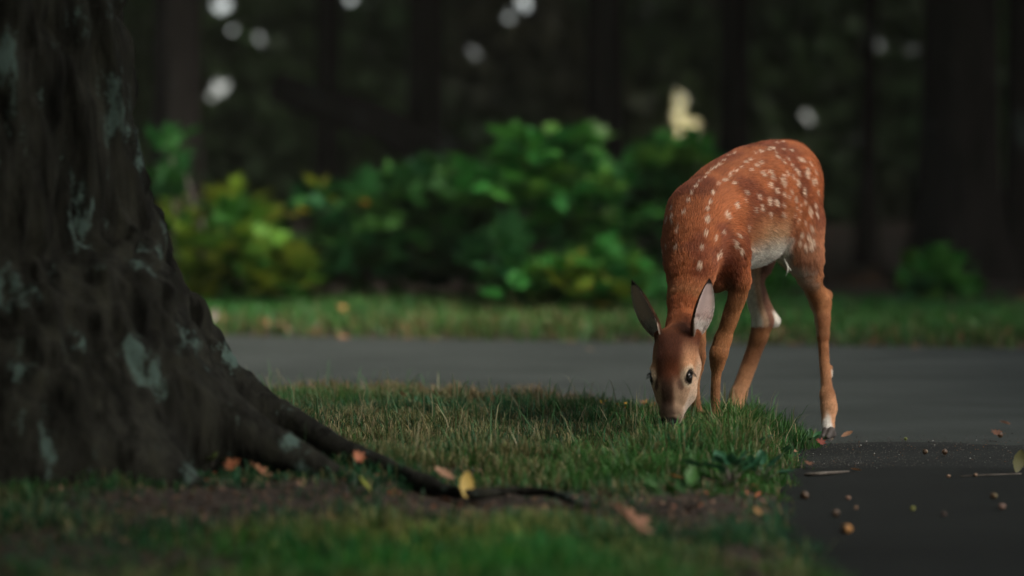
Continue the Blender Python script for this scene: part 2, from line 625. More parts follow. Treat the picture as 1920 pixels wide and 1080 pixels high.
# ------------------------------------------------------------------ implicit surfaces
class Field:
    def __init__(s, lo, hi, vox):
        s.lo, s.vox = np.array(lo, float), vox
        s.n = (np.ceil((np.array(hi) - s.lo) / vox)).astype(int) + 1
        s.D = np.full(s.n, 10.0, np.float32)

    def sub(s, lo, hi):
        a = np.clip(np.floor((np.array(lo) - s.lo) / s.vox).astype(int), 0, s.n)
        b = np.clip(np.ceil((np.array(hi) - s.lo) / s.vox).astype(int) + 1, 0, s.n)
        sl = tuple(slice(a[k], b[k]) for k in range(3))
        ax = [(s.lo[k] + s.vox * np.arange(a[k], b[k])).astype(np.float32) for k in range(3)]
        return sl, np.meshgrid(*ax, indexing='ij')

    def merge(s, sl, d, k):
        D = s.D[sl]
        if k > 0:
            h = np.maximum(k - np.abs(D - d), 0) / k
            s.D[sl] = np.minimum(D, d) - h * h * k * .25
        else:
            s.D[sl] = np.minimum(D, d)

    def cone(s, a, b, ra, rb, k=.01, lat=None, sq=1.0):
        """tapered capsule; lat = unit vector along which it is sq times narrower"""
        a, b = np.array(a, float), np.array(b, float)
        m = max(ra, rb) + k + 3 * s.vox
        sl, (x, y, z) = s.sub(np.minimum(a, b) - m, np.maximum(a, b) + m)
        ab = b - a
        px, py, pz = x - a[0], y - a[1], z - a[2]
        t = np.clip((px * ab[0] + py * ab[1] + pz * ab[2]) / (ab @ ab + 1e-12), 0, 1)
        px, py, pz = px - t * ab[0], py - t * ab[1], pz - t * ab[2]
        q = px * px + py * py + pz * pz
        if lat is not None:
            dl = px * lat[0] + py * lat[1] + pz * lat[2]
            q = q + (sq * sq - 1) * dl * dl
        d = np.sqrt(q) - (ra + (rb - ra) * t)
        s.merge(sl, d.astype(np.float32), k)

    def polycone(s, q, k=.01, lat=None, sq=1.0, kin=.004):
        """a chain of tapered capsules joined closely, then blended as a whole"""
        pts = []
        # resample the chain smoothly so that joints carry no beads
        P = np.array([p for p, _ in q])
        Rr = np.array([r for _, r in q])
        n = len(P)
        if n > 2:
            out, ro = [], []
            for i in range(n - 1):
                p0, p1, p2, p3 = P[max(i - 1, 0)], P[i], P[i + 1], P[min(i + 2, n - 1)]
                for t in (0, .25, .5, .75):
                    h = .5 * ((2 * p1) + (-p0 + p2) * t + (2 * p0 - 5 * p1 + 4 * p2 - p3) * t * t + (-p0 + 3 * p1 - 3 * p2 + p3) * t ** 3)
                    out.append(h)
                    u = t * t * (3 - 2 * t)
                    ro.append(Rr[i] * (1 - u) + Rr[i + 1] * u)
            P, Rr = np.array(out + [P[-1]]), np.array(ro + [Rr[-1]])
        m = Rr.max() + k + 3 * s.vox
        sl, (x, y, z) = s.sub(P.min(0) - m, P.max(0) + m)
        best = None
        for i in range(len(P) - 1):
            a, ab = P[i], P[i + 1] - P[i]
            px, py, pz = x - a[0], y - a[1], z - a[2]
            t = np.clip((px * ab[0] + py * ab[1] + pz * ab[2]) / (ab @ ab + 1e-12), 0, 1)
            px, py, pz = px - t * ab[0], py - t * ab[1], pz - t * ab[2]
            qd = px * px + py * py + pz * pz
            if lat is not None:
                dl = px * lat[0] + py * lat[1] + pz * lat[2]
                qd = qd + (sq * sq - 1) * dl * dl
            d = (np.sqrt(qd) - (Rr[i] + (Rr[i + 1] - Rr[i]) * t)).astype(np.float32)
            best = d if best is None else np.minimum(best, d)
        s.merge(sl, best, k)

    def ellipsoid(s, c, ax, r, k=.01, cut=False):
        c = np.array(c, float)
        m = max(r) + k + 3 * s.vox
        sl, (x, y, z) = s.sub(c - m, c + m)
        x, y, z = x - c[0], y - c[1], z - c[2]
        q0 = q1 = 0
        for u, rr in zip(ax, r):
            t = x * u[0] + y * u[1] + z * u[2]
            q0 = q0 + (t / rr) ** 2
            q1 = q1 + (t / rr ** 2) ** 2
        k0, k1 = np.sqrt(q0), np.sqrt(q1) + 1e-9
        d = (k0 * (k0 - 1) / k1).astype(np.float32)
        if cut:
            D = s.D[sl]
            h = np.maximum(k - np.abs(D + d), 0) / k
            s.D[sl] = np.maximum(D, -d) + h * h * k * .25
        else:
            s.merge(sl, d, k)

    def mesh(s):
        D = s.D
        ins = D < 0
        c = ins[:-1, :-1, :-1].astype(np.int8)
        tot = np.zeros(tuple(s.n - 1), np.int8)
        for dx in (0, 1):
            for dy in (0, 1):
                for dz in (0, 1):
                    tot += ins[dx:dx + s.n[0] - 1, dy:dy + s.n[1] - 1, dz:dz + s.n[2] - 1]
        act = np.argwhere((tot > 0) & (tot < 8))
        idx = np.full(tuple(s.n - 1), -1, np.int32)
        idx[tuple(act.T)] = np.arange(len(act))
        acc = np.zeros((len(act), 3))
        cnt = np.zeros(len(act))
        cor = [(a, b, c) for a in (0, 1) for b in (0, 1) for c in (0, 1)]
        val = {q: D[act[:, 0] + q[0], act[:, 1] + q[1], act[:, 2] + q[2]] for q in cor}
        for p in cor:
            for axis in range(3):
                if p[axis] == 0:
                    q = list(p)
                    q[axis] = 1
                    q = tuple(q)
                    va, vb = val[p], val[q]
                    m = (va < 0) != (vb < 0)
                    t = np.where(m, va / np.where(m, va - vb, 1), 0)
                    pt = np.array(p, float)[None] + (np.array(q) - np.array(p))[None] * t[:, None]
                    acc += pt * m[:, None]
                    cnt += m
        V = s.lo + s.vox * (act + acc / cnt[:, None])
        Fs = []
        for axis in range(3):
            o1, o2 = [(1, 2), (2, 0), (0, 1)][axis]
            sa = [slice(None)] * 3
            sb = [slice(None)] * 3
            sa[axis] = slice(0, -1)
            sb[axis] = slice(1, None)
            A, B = ins[tuple(sa)], ins[tuple(sb)]
            e = np.argwhere(A != B)
            e = e[(e[:, o1] > 0) & (e[:, o2] > 0) & (e[:, o1] < s.n[o1] - 1) & (e[:, o2] < s.n[o2] - 1)]
            flip = A[tuple(e.T)]
            def cell(d1, d2):
                q = e.copy()
                q[:, o1] += d1
                q[:, o2] += d2
                return idx[tuple(q.T)]
            f = np.stack([cell(-1, -1), cell(0, -1), cell(0, 0), cell(-1, 0)], -1)
            f = np.where(flip[:, None], f, f[:, ::-1])
            Fs.append(f)
        F = np.concatenate(Fs)
        F = F[(F >= 0).all(1)]
        return V, F


def vert_normals(V, F):
    n = np.cross(V[F[:, 2]] - V[F[:, 0]], V[F[:, 3]] - V[F[:, 1]])
    out = np.zeros_like(V)
    for k in range(4):
        np.add.at(out, F[:, k], n)
    return norm(out)


def relax(V, F, it, lam=.5):
    E = np.concatenate([F[:, [0, 1]], F[:, [1, 2]], F[:, [2, 3]], F[:, [3, 0]]])
    deg = np.bincount(E.ravel(), minlength=len(V)).astype(float)
    for _ in range(it):
        s = np.zeros_like(V)
        for k in range(3):
            s[:, k] = np.bincount(E[:, 0], V[E[:, 1], k], len(V)) + np.bincount(E[:, 1], V[E[:, 0], k], len(V))
        V = V + lam * (s / deg[:, None] - V)
    return V


# ------------------------------------------------------------------ leaf shapes
def lobed_leaf(n_lobes=5, size=1.0, fold=.25, depth=.45, seed=0):
    """flat-ish lobed leaf lying in XY, stalk at origin, tip towards +Y"""
    r = random.Random(seed)
    pts = []
    m = n_lobes * 4
    for i in range(m + 1):
        a = -math.pi * .88 + i / m * math.pi * 1.76
        lob = .5 + .5 * math.cos((i / m * n_lobes - .5) * 2 * math.pi)
        rad = (1 - depth * (1 - lob)) * (.62 + .38 * math.cos(a * .5)) * r.uniform(.92, 1.06)
        x, y = math.sin(a) * rad * .5, .42 + math.cos(a) * rad * .55
        pts.append((x * size, y * size, (abs(x) * fold + r.uniform(-.03, .03) - .25 * fold * (y - .4) ** 2) * size))
    V = [(0, .42 * size, 0)] + pts + [(0, 0, .01 * size)]
    F = [(0, i, i + 1) for i in range(1, len(pts))] + [(0, len(pts), len(pts) + 1), (0, len(pts) + 1, 1)]
    return np.array(V), np.array(F)


def oval_leaf(size=1.0, wide=.5, curl=.3, seed=0, teeth=0.0):
    r = random.Random(seed)
    V, F = [], []
    m = 8
    for i in range(m + 1):
        t = i / m
        w = wide * .5 * math.sin(math.pi * min(1, t * .97 + .015)) ** .8 * (1 + teeth * (i % 2 - .5))
        z = curl * (t - .5) ** 2
        V += [(-w * size, t * size, (z + w * .5) * size), (0, t * size, z * size), (w * size, t * size, (z + w * .45 + r.uniform(-.02, .02)) * size)]
    for i in range(m):
        a = i * 3
        F += [(a, a + 1, a + 4, a + 3), (a + 1, a + 2, a + 5, a + 4)]
    return np.array(V), np.array(F)


def leaf_data(name, V, F, mat):
    o = mesh_np(name, V, F, mat)
    me = o.data
    bpy.data.objects.remove(o)
    return me


SHRUB_LEAVES = [leaf_data('shrub_leaf', *lobed_leaf(5, 1, .3, .38, s), M['shrub_leaf']) for s in range(3)]


def tube(pts, rad, seg=8, closed_end=True):
    pts = np.array(pts, float)
    n = len(pts)
    T = norm(np.gradient(pts, axis=0))
    ref = np.array([0.2, .3, 1.0]) if abs(T[0][2]) < .8 else np.array([1.0, .2, 0])
    V, F = [], []
    for i in range(n):
        u = norm(np.cross(T[i], ref))
        v = np.cross(T[i], u)
        for k in range(seg):
            a = 2 * math.pi * k / seg
            V.append(pts[i] + rad[i] * (math.cos(a) * u + math.sin(a) * v))
    for i in range(n - 1):
        for k in range(seg):
            k2 = (k + 1) % seg
            F.append((i * seg + k, i * seg + k2, (i + 1) * seg + k2, (i + 1) * seg + k))
    V = np.array(V)
    T3 = []
    b = len(V)
    V = np.concatenate([V, pts[[0]], pts[[-1]]])
    for k in range(seg):
        k2 = (k + 1) % seg
        T3.append((b, k2, k))
        T3.append((b + 1, (n - 1) * seg + k, (n - 1) * seg + k2))
    return V, [np.array(F), np.array(T3)]


def join_geo(parts):
    Vs, Q, T, off = [], [], [], 0
    for V, F in parts:
        for f in (F if isinstance(F, list) else [F]):
            f = np.asarray(f)
            (Q if f.shape[1] == 4 else T).append(f + off)
        Vs.append(V)
        off += len(V)
    out = []
    if Q:
        out.append(np.concatenate(Q))
    if T:
        out.append(np.concatenate(T))
    return np.concatenate(Vs), out


def leaf_cloud(P, size, col, up=.6, rng=RNG):
    """many folded leaf quads: (N,3) centres"""
    n = len(P)
    nrm = norm(rng.normal(size=(n, 3)) * [1, 1, .6] + [0, 0, up])
    t = norm(np.cross(nrm, rng.normal(size=(n, 3))))
    b = np.cross(nrm, t)
    s = size[:, None]
    V = np.stack([P - t * s * .55, P - b * s * .3 + nrm * s * .08, P + t * s * .6, P + b * s * .3 + nrm * s * .08], 1).reshape(-1, 3)
    q = np.arange(n)[:, None] * 4
    F = np.concatenate([q + [0, 1, 2], q + [0, 2, 3]])
    return V, F, np.repeat(col, 4, 0)


# ------------------------------------------------------------------ the big tree at the left
def big_tree():
    root = empty('oak_tree', (TREE[0], TREE[1], 0))
    tag(root, 'huge dark tree trunk with pale lichen and spreading roots in the left foreground', 'tree')
    f = Field((-1.85, 3.35, -.12), (.34, 5.1, 2.6), .0125)
    x = f.lo[0] + f.vox * np.arange(f.n[0])
    y = f.lo[1] + f.vox * np.arange(f.n[1])
    z = f.lo[2] + f.vox * np.arange(f.n[2])
    gx, gy, gz = np.meshgrid(x, y, z, indexing='ij')
    rx, ry = gx - TREE[0], gy - TREE[1]
    rho = np.hypot(rx, ry)
    th = np.arctan2(ry, rx)
    R0 = np.interp(gz, [-.1, .05, .12, .2, .3, .42, .6, .86, 1.6, 3], [.63, .56, .51, .45, .395, .365, .338, .305, .28, .27])
    fl = np.interp(gz, [-.1, .1, .3, .6, 1, 3], [1, 1, .6, .28, .12, .06])
    flute = .045 * np.cos(5 * th + .5) + .04 * np.cos(9 * th + 2.1) + .05 * np.cos(3 * th - .6)
    f.D[:] = ((rho - R0 - flute * fl * .8) * .8).astype(np.float32)
    del gx, gy, gz, rx, ry, rho, th, R0, fl, flute

    def path(pts, k=.04, lat=None):
        q = [(W(a, b, Y), r * Y / FPX) for a, b, Y, r in pts]
        f.polycone(q, k)
    path([(215, 560, 4.1, 90), (350, 735, 4.07, 66), (500, 832, 4.05, 44), (645, 898, 4.03, 22), (710, 935, 4.03, 9)], .08)
    path([(230, 450, 4.3, 70), (325, 600, 4.35, 60), (420, 712, 4.35, 44), (540, 790, 4.30, 34), (640, 848, 4.20, 29), (730, 880, 4.12, 24), (800, 908, 3.95, 18)], .05)
    thin = [(780, 905, .054, .018), (880, 926, .050, .014), (950, 918, .054, .012), (1020, 920, .052, .011), (1070, 937, .046, .010), (1110, 957, .040, .008), (1150, 990, .022, .006)]
    f.polycone([(G(a, b_, z_), r_) for a, b_, z_, r_ in thin], .015)
    path([(120, 740, 4.0, 110), (260, 870, 3.9, 50), (400, 935, 3.86, 16)], .2)
    V, F = f.mesh()
    V = relax(V, F, 2)
    Nn = vert_normals(V, F)
    # bark: long plates between furrows
    q = V * [1, 1, .16] + (fbm(V, 5, 3, 2)[:, None] - .5) * .05
    n1 = fbm(q, 34, 61, 2)
    n2 = vnoise(q, 55, 62)
    rid = 1 - np.abs(2 * n1 - 1)
    disp = .034 * (1 - rid ** 2) - .018 + .006 * (n2 - .5) + .02 * (fbm(V, 4, 66, 2) - .5)
    disp = disp * (sstep(.12, .34, V[:, 2]) * .85 + .15) + .012 * (fbm(V, 11, 68, 4) - .5)
    disp = np.where(V[:, 0] > -.35, disp * .5, disp)
    V = V + Nn * disp[:, None]
    mesh_np('trunk', V, F, M['bark'], root, world_to=root.location)
    # upper stem and the main limbs, above the frame
    up, _ = [], 0
    up.append(tube([(TREE[0], TREE[1], 2.5), (-.98, 4.27, 3.2), (-.9, 4.2, 4.2), (-.8, 4.1, 6)], [.30, .27, .2, .1], 14))
    for a, ln in ((0.2, 4.6), (1.3, 4.2), (2.6, 3.8), (3.6, 4.2), (4.7, 4.5), (5.6, 5)):
        c, s_ = math.cos(a), math.sin(a)
        up.append(tube([(TREE[0] + c * .1, TREE[1] + s_ * .1, 2.6), (TREE[0] + c * ln * .4, TREE[1] + s_ * ln * .4, 3.3), (TREE[0] + c * ln, TREE[1] + s_ * ln, 3.9)], [.15, .09, .03], 10))
    V2, F2 = join_geo(up)
    mesh_np('limbs', V2, F2, M['bark'], root, world_to=root.location)
    # wide unseen crown shaped as shade, with an opening that lights fawn and road
    n = 95000
    P = np.c_[RNG.uniform(-7, 7.5, n), RNG.uniform(-6.5, 8.6, n), RNG.uniform(2.35, 4.4, n)]
    rc = np.hypot(P[:, 0] - .2, P[:, 1] - 1.2)
    keep = (rc < 8) & (P[:, 2] > 1.65 + .12 * np.maximum(P[:, 1], 0))
    pr = P - S[None] * ((P[:, 2] - .3) / S[2])[:, None]
    def e(cx, cy, rx_, ry_):
        return ((pr[:, 0] - cx) / rx_) ** 2 + ((pr[:, 1] - cy) / ry_) ** 2
    jit = (fbm(P, 1.5, 71, 3) - .5) * .8
    lit = (e(.5, 4.98, .80, 1.0) < 1 + jit) | (e(0, 3.2, .8, .6) < 1 + jit) | (e(-.1, 7.5, 1.1, 1.6) < 1 + jit) | (e(-.3, 10.6, 3.0, 1.5) < 1 + jit)
    lit |= (RNG.uniform(0, 1, n) < .25) & (e(-.1, 5.2, 1.0, .9) < 1)
    # open sky straight over the road and the fawn
    sky_gap = ((P[:, 0] - .6) / 1.7) ** 2 + ((P[:, 1] - 6.2) / 2.1) ** 2 < 1 + jit
    cl = fbm(P, 1.1, 72, 3)
    # boughs lowered behind the camera and far left, out of view, to block skylight
    side = (P[:, 1] < -1.0) | (P[:, 0] < -4.2)
    droop = side & (rc > 4.6)
    P[:, 2] = np.where(droop, P[:, 2] - RNG.uniform(0, 2.3, n), P[:, 2])
    keep &= ~lit & ~sky_gap & (cl > .22)
    P = P[keep]
    n = len(P)
    c = mixc((.03, .09, .02), (.06, .13, .03), RNG.uniform(0, 1, n))
    V3, F3, C3 = leaf_cloud(P, RNG.uniform(.12, .24, n), c)
    cr = mesh_np('crown', V3, F3, M['leafmass'], root, color=C3, smooth=False, world_to=root.location)
    cr['kind'] = 'stuff'


big_tree()


# ------------------------------------------------------------------ shrubs beyond the road
def hsv_mul(c, k):
    return tuple(min(1, v * k) for v in c)


YG = [(.13, .22, .02), (.08, .19, .022), (.18, .24, .024), (.045, .17, .024)]
DG = [(.022, .11, .026), (.034, .13, .028), (.016, .085, .026), (.05, .15, .028)]
BG = [(.04, .22, .036), (.065, .25, .038), (.032, .17, .036), (.10, .25, .034)]
YE = [(.48, .38, .04), (.42, .24, .03), (.32, .34, .04)]


def shrub(name, label, cat, Y, blobs, stems, group=None, size=(.09, .155), accents=()):
    cx = sum(b[0] for b in blobs) / len(blobs)
    base = G(cx, 600, 0)
    bx = W(cx, 500, Y)
    root = empty(name, (bx[0], Y, 0.0))
    tag(root, label, cat, group)
    rnd = random.Random(hash(label) % 1000 if False else len(label) * 7)
    allc = []
    # leaves hang in short sprays, one above another
    for (px, py, rx, ry, n, pal) in blobs:
        made = 0
        while made < n * 1.9:
            a, rr = rnd.uniform(0, 2 * math.pi), math.sqrt(rnd.random())
            qx, qy = px + rx * rr * math.cos(a), py + ry * rr * math.sin(a)
            k = rnd.randint(2, 5)
            tint = rnd.choice(pal)
            dY = rnd.uniform(-.45, .45)
            az = rnd.uniform(0, 2 * math.pi)
            for j in range(k):
                p = W(qx + rnd.gauss(0, 13), qy + rnd.gauss(0, 7), Y + dY + rnd.gauss(0, .05))
                if p[2] < .06:
                    p[2] = rnd.uniform(.06, .16)
                allc.append((p, tint, rnd.uniform(*size), az + rnd.gauss(0, .8)))
                made += 1
    for (px, py, s, c) in accents:
        s *= .62
        p = W(px, py, Y - .35)
        p[2] = max(p[2], .05)
        allc.append((p, c, s, rnd.uniform(0, 6)))
    allc.sort(key=lambda a: a[0][1])
    rest = allc[300:]
    allc = allc[:300]
    if rest:
        lv, lf = lobed_leaf(5, 1, .3, .38, 4)
        geo, cols = [], []
        for p, c, s, az in rest:
            e = Matrix.Rotation(az, 3, 'Z') @ Matrix.Rotation(rnd.gauss(.5, .4), 3, 'X')
            geo.append((lv @ np.array(e).T * s + p, lf))
            k = rnd.uniform(.6, 1.3)
            cols.append(np.tile([c[0] * k, c[1] * k, c[2] * k], (len(lv), 1)))
        gv, gf = join_geo(geo)
        o = mesh_np('foliage', gv, gf, M['leafmass'], root, color=np.concatenate(cols), world_to=root.location)
        o['kind'] = 'stuff'
    for p, c, s, az in allc:
        o = bpy.data.objects.new('leaf', rnd.choice(SHRUB_LEAVES))
        o.location = p - np.array(root.location)
        o.rotation_euler = (rnd.gauss(.5, .35), rnd.gauss(0, .35), az if rnd.random() < .35 else rnd.gauss(math.pi, .9))
        o.scale = (s, s, s)
        k = rnd.uniform(.6, 1.3)
        o.color = (c[0] * k, c[1] * k, c[2] * k, 1)
        link(o, root)
    parts = []
    for (x0, x1, y1) in stems:
        p1 = W(x1, y1, Y + rnd.uniform(-.2, .2))
        p0 = np.array([W(x0, 500, Y)[0], Y + rnd.uniform(-.15, .15), -.02])
        mid = (p0 + p1) / 2 + np.array([rnd.uniform(-.04, .04), 0, .05])
        V, F = tube([p0, mid, p1], [.008, .006, .003], 6)
        mesh_np('stem', V, F, M['twig'], root, world_to=root.location)
    return root


sg = 'leafy shrubs along the far verge'
shrub('shrub', 'yellow-green shrub beside the big trunk with one shoot climbing at its left', 'shrub', 10.5,
      [(330, 275, 36, 24, 9, DG), (330, 345, 30, 40, 10, DG), (400, 420, 80, 50, 55, YG), (460, 500, 120, 62, 130, YG), (540, 520, 50, 45, 40, YG), (400, 560, 60, 22, 20, YG)],
      [(330, 320, 260), (400, 380, 400), (440, 470, 440), (480, 540, 470), (380, 350, 330)], sg)
shrub('shrub', 'low dark shrub carrying a few yellow and orange leaves at its top left', 'shrub', 10.8,
      [(640, 385, 75, 30, 34, DG), (660, 450, 90, 50, 60, DG), (600, 530, 90, 40, 50, DG)],
      [(620, 600, 370), (650, 680, 370), (600, 560, 420)], sg,
      accents=[(548, 402, .15, YE[2]), (566, 398, .13, YE[0]), (610, 355, .14, YE[2]), (625, 362, .12, YE[1]), (590, 350, .15, (.3, .36, .03)), (635, 385, .13, (.25, .33, .03)), (690, 385, .1, YE[1])])
shrub('shrub', 'dark green shrub in the middle between the yellow-leaved and the tallest shrub', 'shrub', 11.0,
      [(750, 360, 60, 28, 40, DG), (830, 350, 70, 40, 60, DG), (810, 420, 100, 50, 90, DG), (760, 500, 90, 50, 60, DG), (880, 500, 60, 50, 40, DG), (900, 400, 50, 60, 44, DG)],
      [(800, 760, 360), (820, 840, 340), (850, 900, 420)], sg)
shrub('shrub', 'tallest bright green shrub with large lobed leaves left of the fawn', 'shrub', 10.6,
      [(985, 280, 38, 26, 30, BG), (1075, 288, 38, 22, 26, BG), (960, 350, 75, 38, 60, BG), (1080, 345, 110, 40, 80, BG), (1110, 410, 110, 38, 64, BG), (1060, 460, 90, 30, 36, DG)],
      [(1020, 980, 290), (1050, 1070, 290), (1060, 1150, 380), (1000, 930, 350)], sg)
shrub('shrub', 'low sunlit shrub with bright yellow leaves near the ground left of the fawn', 'shrub', 10.0,
      [(1000, 530, 60, 32, 44, BG), (1090, 545, 100, 30, 60, YG), (1140, 510, 50, 30, 36, BG), (1180, 560, 50, 20, 20, BG), (930, 490, 50, 50, 40, DG)],
      [(1050, 1010, 530), (1090, 1130, 500), (1120, 1150, 540)], sg,
      accents=[(1070, 520, .15, YE[0]), (1085, 545, .16, YE[0]), (1095, 555, .13, (.6, .45, .08)), (1110, 575, .14, YE[1]), (1135, 515, .12, YE[2]), (1060, 515, .12, YE[2])])
shrub('shrub', 'dense green shrub showing directly behind the back and neck of the fawn', 'shrub', 11.2,
      [(1230, 300, 45, 18, 22, BG), (1300, 300, 50, 18, 26, BG), (1240, 370, 70, 50, 60, DG), (1230, 470, 70, 60, 60, DG), (1300, 420, 60, 60, 40, DG), (1450, 575, 50, 22, 24, BG)],
      [(1250, 1230, 320), (1280, 1310, 310), (1260, 1200, 400)], sg)
shrub('shrub', 'small isolated green plant on the far verge right of the fawn', 'shrub', 10.7,
      [(1745, 500, 55, 16, 22, BG), (1765, 540, 55, 24, 26, BG), (1715, 545, 30, 20, 10, DG), (1820, 560, 14, 14, 5, BG)],
      [(1760, 1740, 505), (1770, 1800, 520)], sg)


# ------------------------------------------------------------------ woodland behind
def wood_tree(label, px, wpx, Y, lean=0.0, crown_n=2600, crown_z=2.3):
    b = W(px, 400, Y)
    zb = float(hillz(np.array([[b[0], Y]]))[0])
    root = empty('forest_tree', (b[0], Y, zb))
    tag(root, label, 'tree', 'trees of the dark wood')
    r = wpx * .5 * Y / FPX
    h = 9
    n = 40
    seg = 28
    rr = random.Random(int(px))
    V = []
    for i in range(n):
        t = i / (n - 1)
        z = -.3 + t * h
        rad = r * (1.0 - .45 * t) * (1 + .7 * math.exp(-max(z, 0) / .25))
        for k in range(seg):
            a = 2 * math.pi * k / seg
            q = rad * (1 + .07 * math.cos(5 * a + i * .1 + px) + .05 * math.sin(11 * a + z * 2))
            V.append((lean * t * h + q * math.cos(a), q * math.sin(a), z))
    F = [(i * seg + k, i * seg + (k + 1) % seg, (i + 1) * seg + (k + 1) % seg, (i + 1) * seg + k) for i in range(n - 1) for k in range(seg)]
    mesh_np('trunk', np.array(V), np.array(F), M['bark_far'], root)
    m = crown_n
    ang = RNG.uniform(0, 2 * np.pi, m)
    R = 2.6 * np.sqrt(RNG.uniform(0, 1, m))
    P = np.c_[R * np.cos(ang), R * np.sin(ang), RNG.uniform(crown_z, crown_z + 3.4, m)]
    P[:, 2] += .12 * R ** 2 * -.3
    wp = P + np.array([b[0], Y, zb])
    k = (wp[:, 1] > 11.0) & (wp[:, 2] > .9 + .083 * wp[:, 1]) & (fbm(wp, 1.2, 75, 3) > .34)
    P = P[k]
    c = mixc((.02, .07, .02), (.05, .11, .03), RNG.uniform(0, 1, len(P)))
    V, F, C = leaf_cloud(P, RNG.uniform(.16, .34, len(P)), c)
    o = mesh_np('crown', V, F, M['leafmass'], root, color=C, smooth=False)
    o['kind'] = 'stuff'


wood_tree('reddish brown trunk in the wood just right of the big foreground tree', 335, 95, 13.2)
wood_tree('slim dark trunk in the wood above the yellow and orange shrub leaves', 610, 46, 17, .01)
wood_tree('dark trunk in the wood over the middle dark green shrub', 800, 70, 16)
wood_tree('dark trunk in the wood left of the bright golden light gap', 1135, 74, 15.5, -.005)
wood_tree('dark trunk in the wood between the golden light gap and the rump of the fawn', 1375, 60, 17)
wood_tree('thin trunk in the wood right of the rump of the fawn', 1625, 34, 19, .008)
wood_tree('broad black trunk in the wood behind the isolated small plant', 1800, 150, 14.2)
wood_tree('slim trunk in the wood close to the right edge of the picture', 1915, 60, 15.2)
wood_tree('trunk in the wood hidden mostly by the big foreground tree', 120, 70, 16)

# openings through the leaves where the pale sky shows (photo pixel, radius in pixels)
GAPS = [(410, 14, 15), (432, 60, 9), (487, 72, 8), (408, 168, 17), (430, 158, 8), (621, 154, 11), (808, 110, 11), (890, 102, 11), (955, 32, 11),
        (985, 2, 14), (660, 0, 11), (690, 5, 6), (822, 30, 6), (1276, 172, 10), (1278, 190, 12), (1272, 225, 17), (1290, 240, 15), (1276, 262, 16), (1300, 225, 9), (1318, 250, 4), (1640, 88, 9), (1706, 92, 9), (1640, 112, 6),
        (1700, 160, 7), (1702, 190, 8), (1512, 222, 10), (1445, 180, 9), (1605, 262, 7), (1686, 310, 8), (1692, 360, 7), (1590, 350, 5), (560, 30, 5), (500, 30, 5), (1190, 60, 4), (1215, 200, 4)]


def woodland():
    YB = 26.0
    n = 150000
    P = np.c_[RNG.uniform(-13, 13, n), RNG.uniform(YB - .8, YB + .8, n), RNG.uniform(-.2, 6.5, n)]
    c = mixc((.035, .10, .035), (.08, .12, .04), fbm(P, .7, 81, 3))
    bro = sstep(.5, .65, fbm(P, .5, 82, 3))
    c = mixc(np.array([1., 1, 1]), np.array([1.1, .6, .9]), bro) * c
    size = RNG.uniform(.16, .30, n)
    keep = np.ones(n, bool)
    # each opening is a tunnel straight through the leaves, slightly ragged
    for gx, gy, gr in GAPS:
        ctr = W(gx, gy, YB)
        dirv = norm(ctr - np.array([0, 0, CAMH]))
        rel = P - ctr
        t = rel @ dirv
        dist = np.linalg.norm(rel - t[:, None] * dirv, axis=1)
        keep &= dist > gr * .42 * YB / FPX + size * (.36 * min(1, (gr / 15) ** .72))
    P, c, size = P[keep], c[keep], size[keep]
    # closed canopy over the wood and flanks, added out of view to darken it
    m = 36000
    Q = np.c_[RNG.uniform(-14, 14, m), RNG.uniform(11.6, 27, m), RNG.uniform(3.4, 6.2, m)]
    Q[:, 2] += -.9 * sstep(14, 11.6, Q[:, 1])
    Q2 = np.c_[np.sign(RNG.uniform(-1, 1, 30000)) * RNG.uniform(8.5, 10.5, 30000), RNG.uniform(11.5, 27, 30000), RNG.uniform(-.1, 5, 30000)]
    Q = np.concatenate([Q, Q2])
    # unseen boughs added over the verge to keep sun off trunks and right road
    k3 = 9000
    Q3 = np.c_[RNG.uniform(-7, 8, k3), RNG.uniform(11.3, 12.8, k3), RNG.uniform(3.7, 5.8, k3)]
    k4 = 16000
    Q4 = np.c_[RNG.uniform(2.6, 7.5, k4), RNG.uniform(8.0, 12, k4), RNG.uniform(2.3, 4.2, k4)]
    Q = np.concatenate([Q, Q3, Q4])
    cq = mixc((.016, .055, .018), (.04, .08, .022), RNG.uniform(0, 1, len(Q)))
    P, c, size = np.concatenate([P, Q]), np.concatenate([c, cq]), np.concatenate([size, RNG.uniform(.22, .42, len(Q))])
    V, F, C = leaf_cloud(P, size, c, up=.1)
    o = mesh_np('woodland', V, F, M['leafmass'], color=C, smooth=False)
    tag(o, 'dark wall of woodland foliage with small openings to the pale sky', kind='stuff')


woodland()


def glint_leaves():
    # pale gold leaves added beyond the wood to make the golden glint
    n = 900
    c0 = W(1284, 232, 44)
    P = c0 + RNG.normal(size=(n, 3)) * [.32, .5, .42]
    c = mixc((.85, .76, .48), (.70, .66, .32), RNG.uniform(0, 1, n))
    V, F, C = leaf_cloud(P, RNG.uniform(.05, .16, n), c, up=.2)
    V2, F2 = tube([(c0[0], 44.3, -.5), (c0[0] + .1, 44.3, c0[2]), (c0[0], 44.3, c0[2] + 1.2)], [.05, .04, .01], 8)
    t = empty('glint_tree', (c0[0], 44, -.2))
    tag(t, 'pale golden leaves added as the bright glint in the wood gap left of the fawn', 'tree')
    o = mesh_np('crown', V, F, M['leafmass'], t, color=C, smooth=False, world_to=(c0[0], 44, -.2))
    o['kind'] = 'stuff'
    mesh_np('trunk', V2, F2, M['bark_far'], t, world_to=(c0[0], 44, -.2))


glint_leaves()
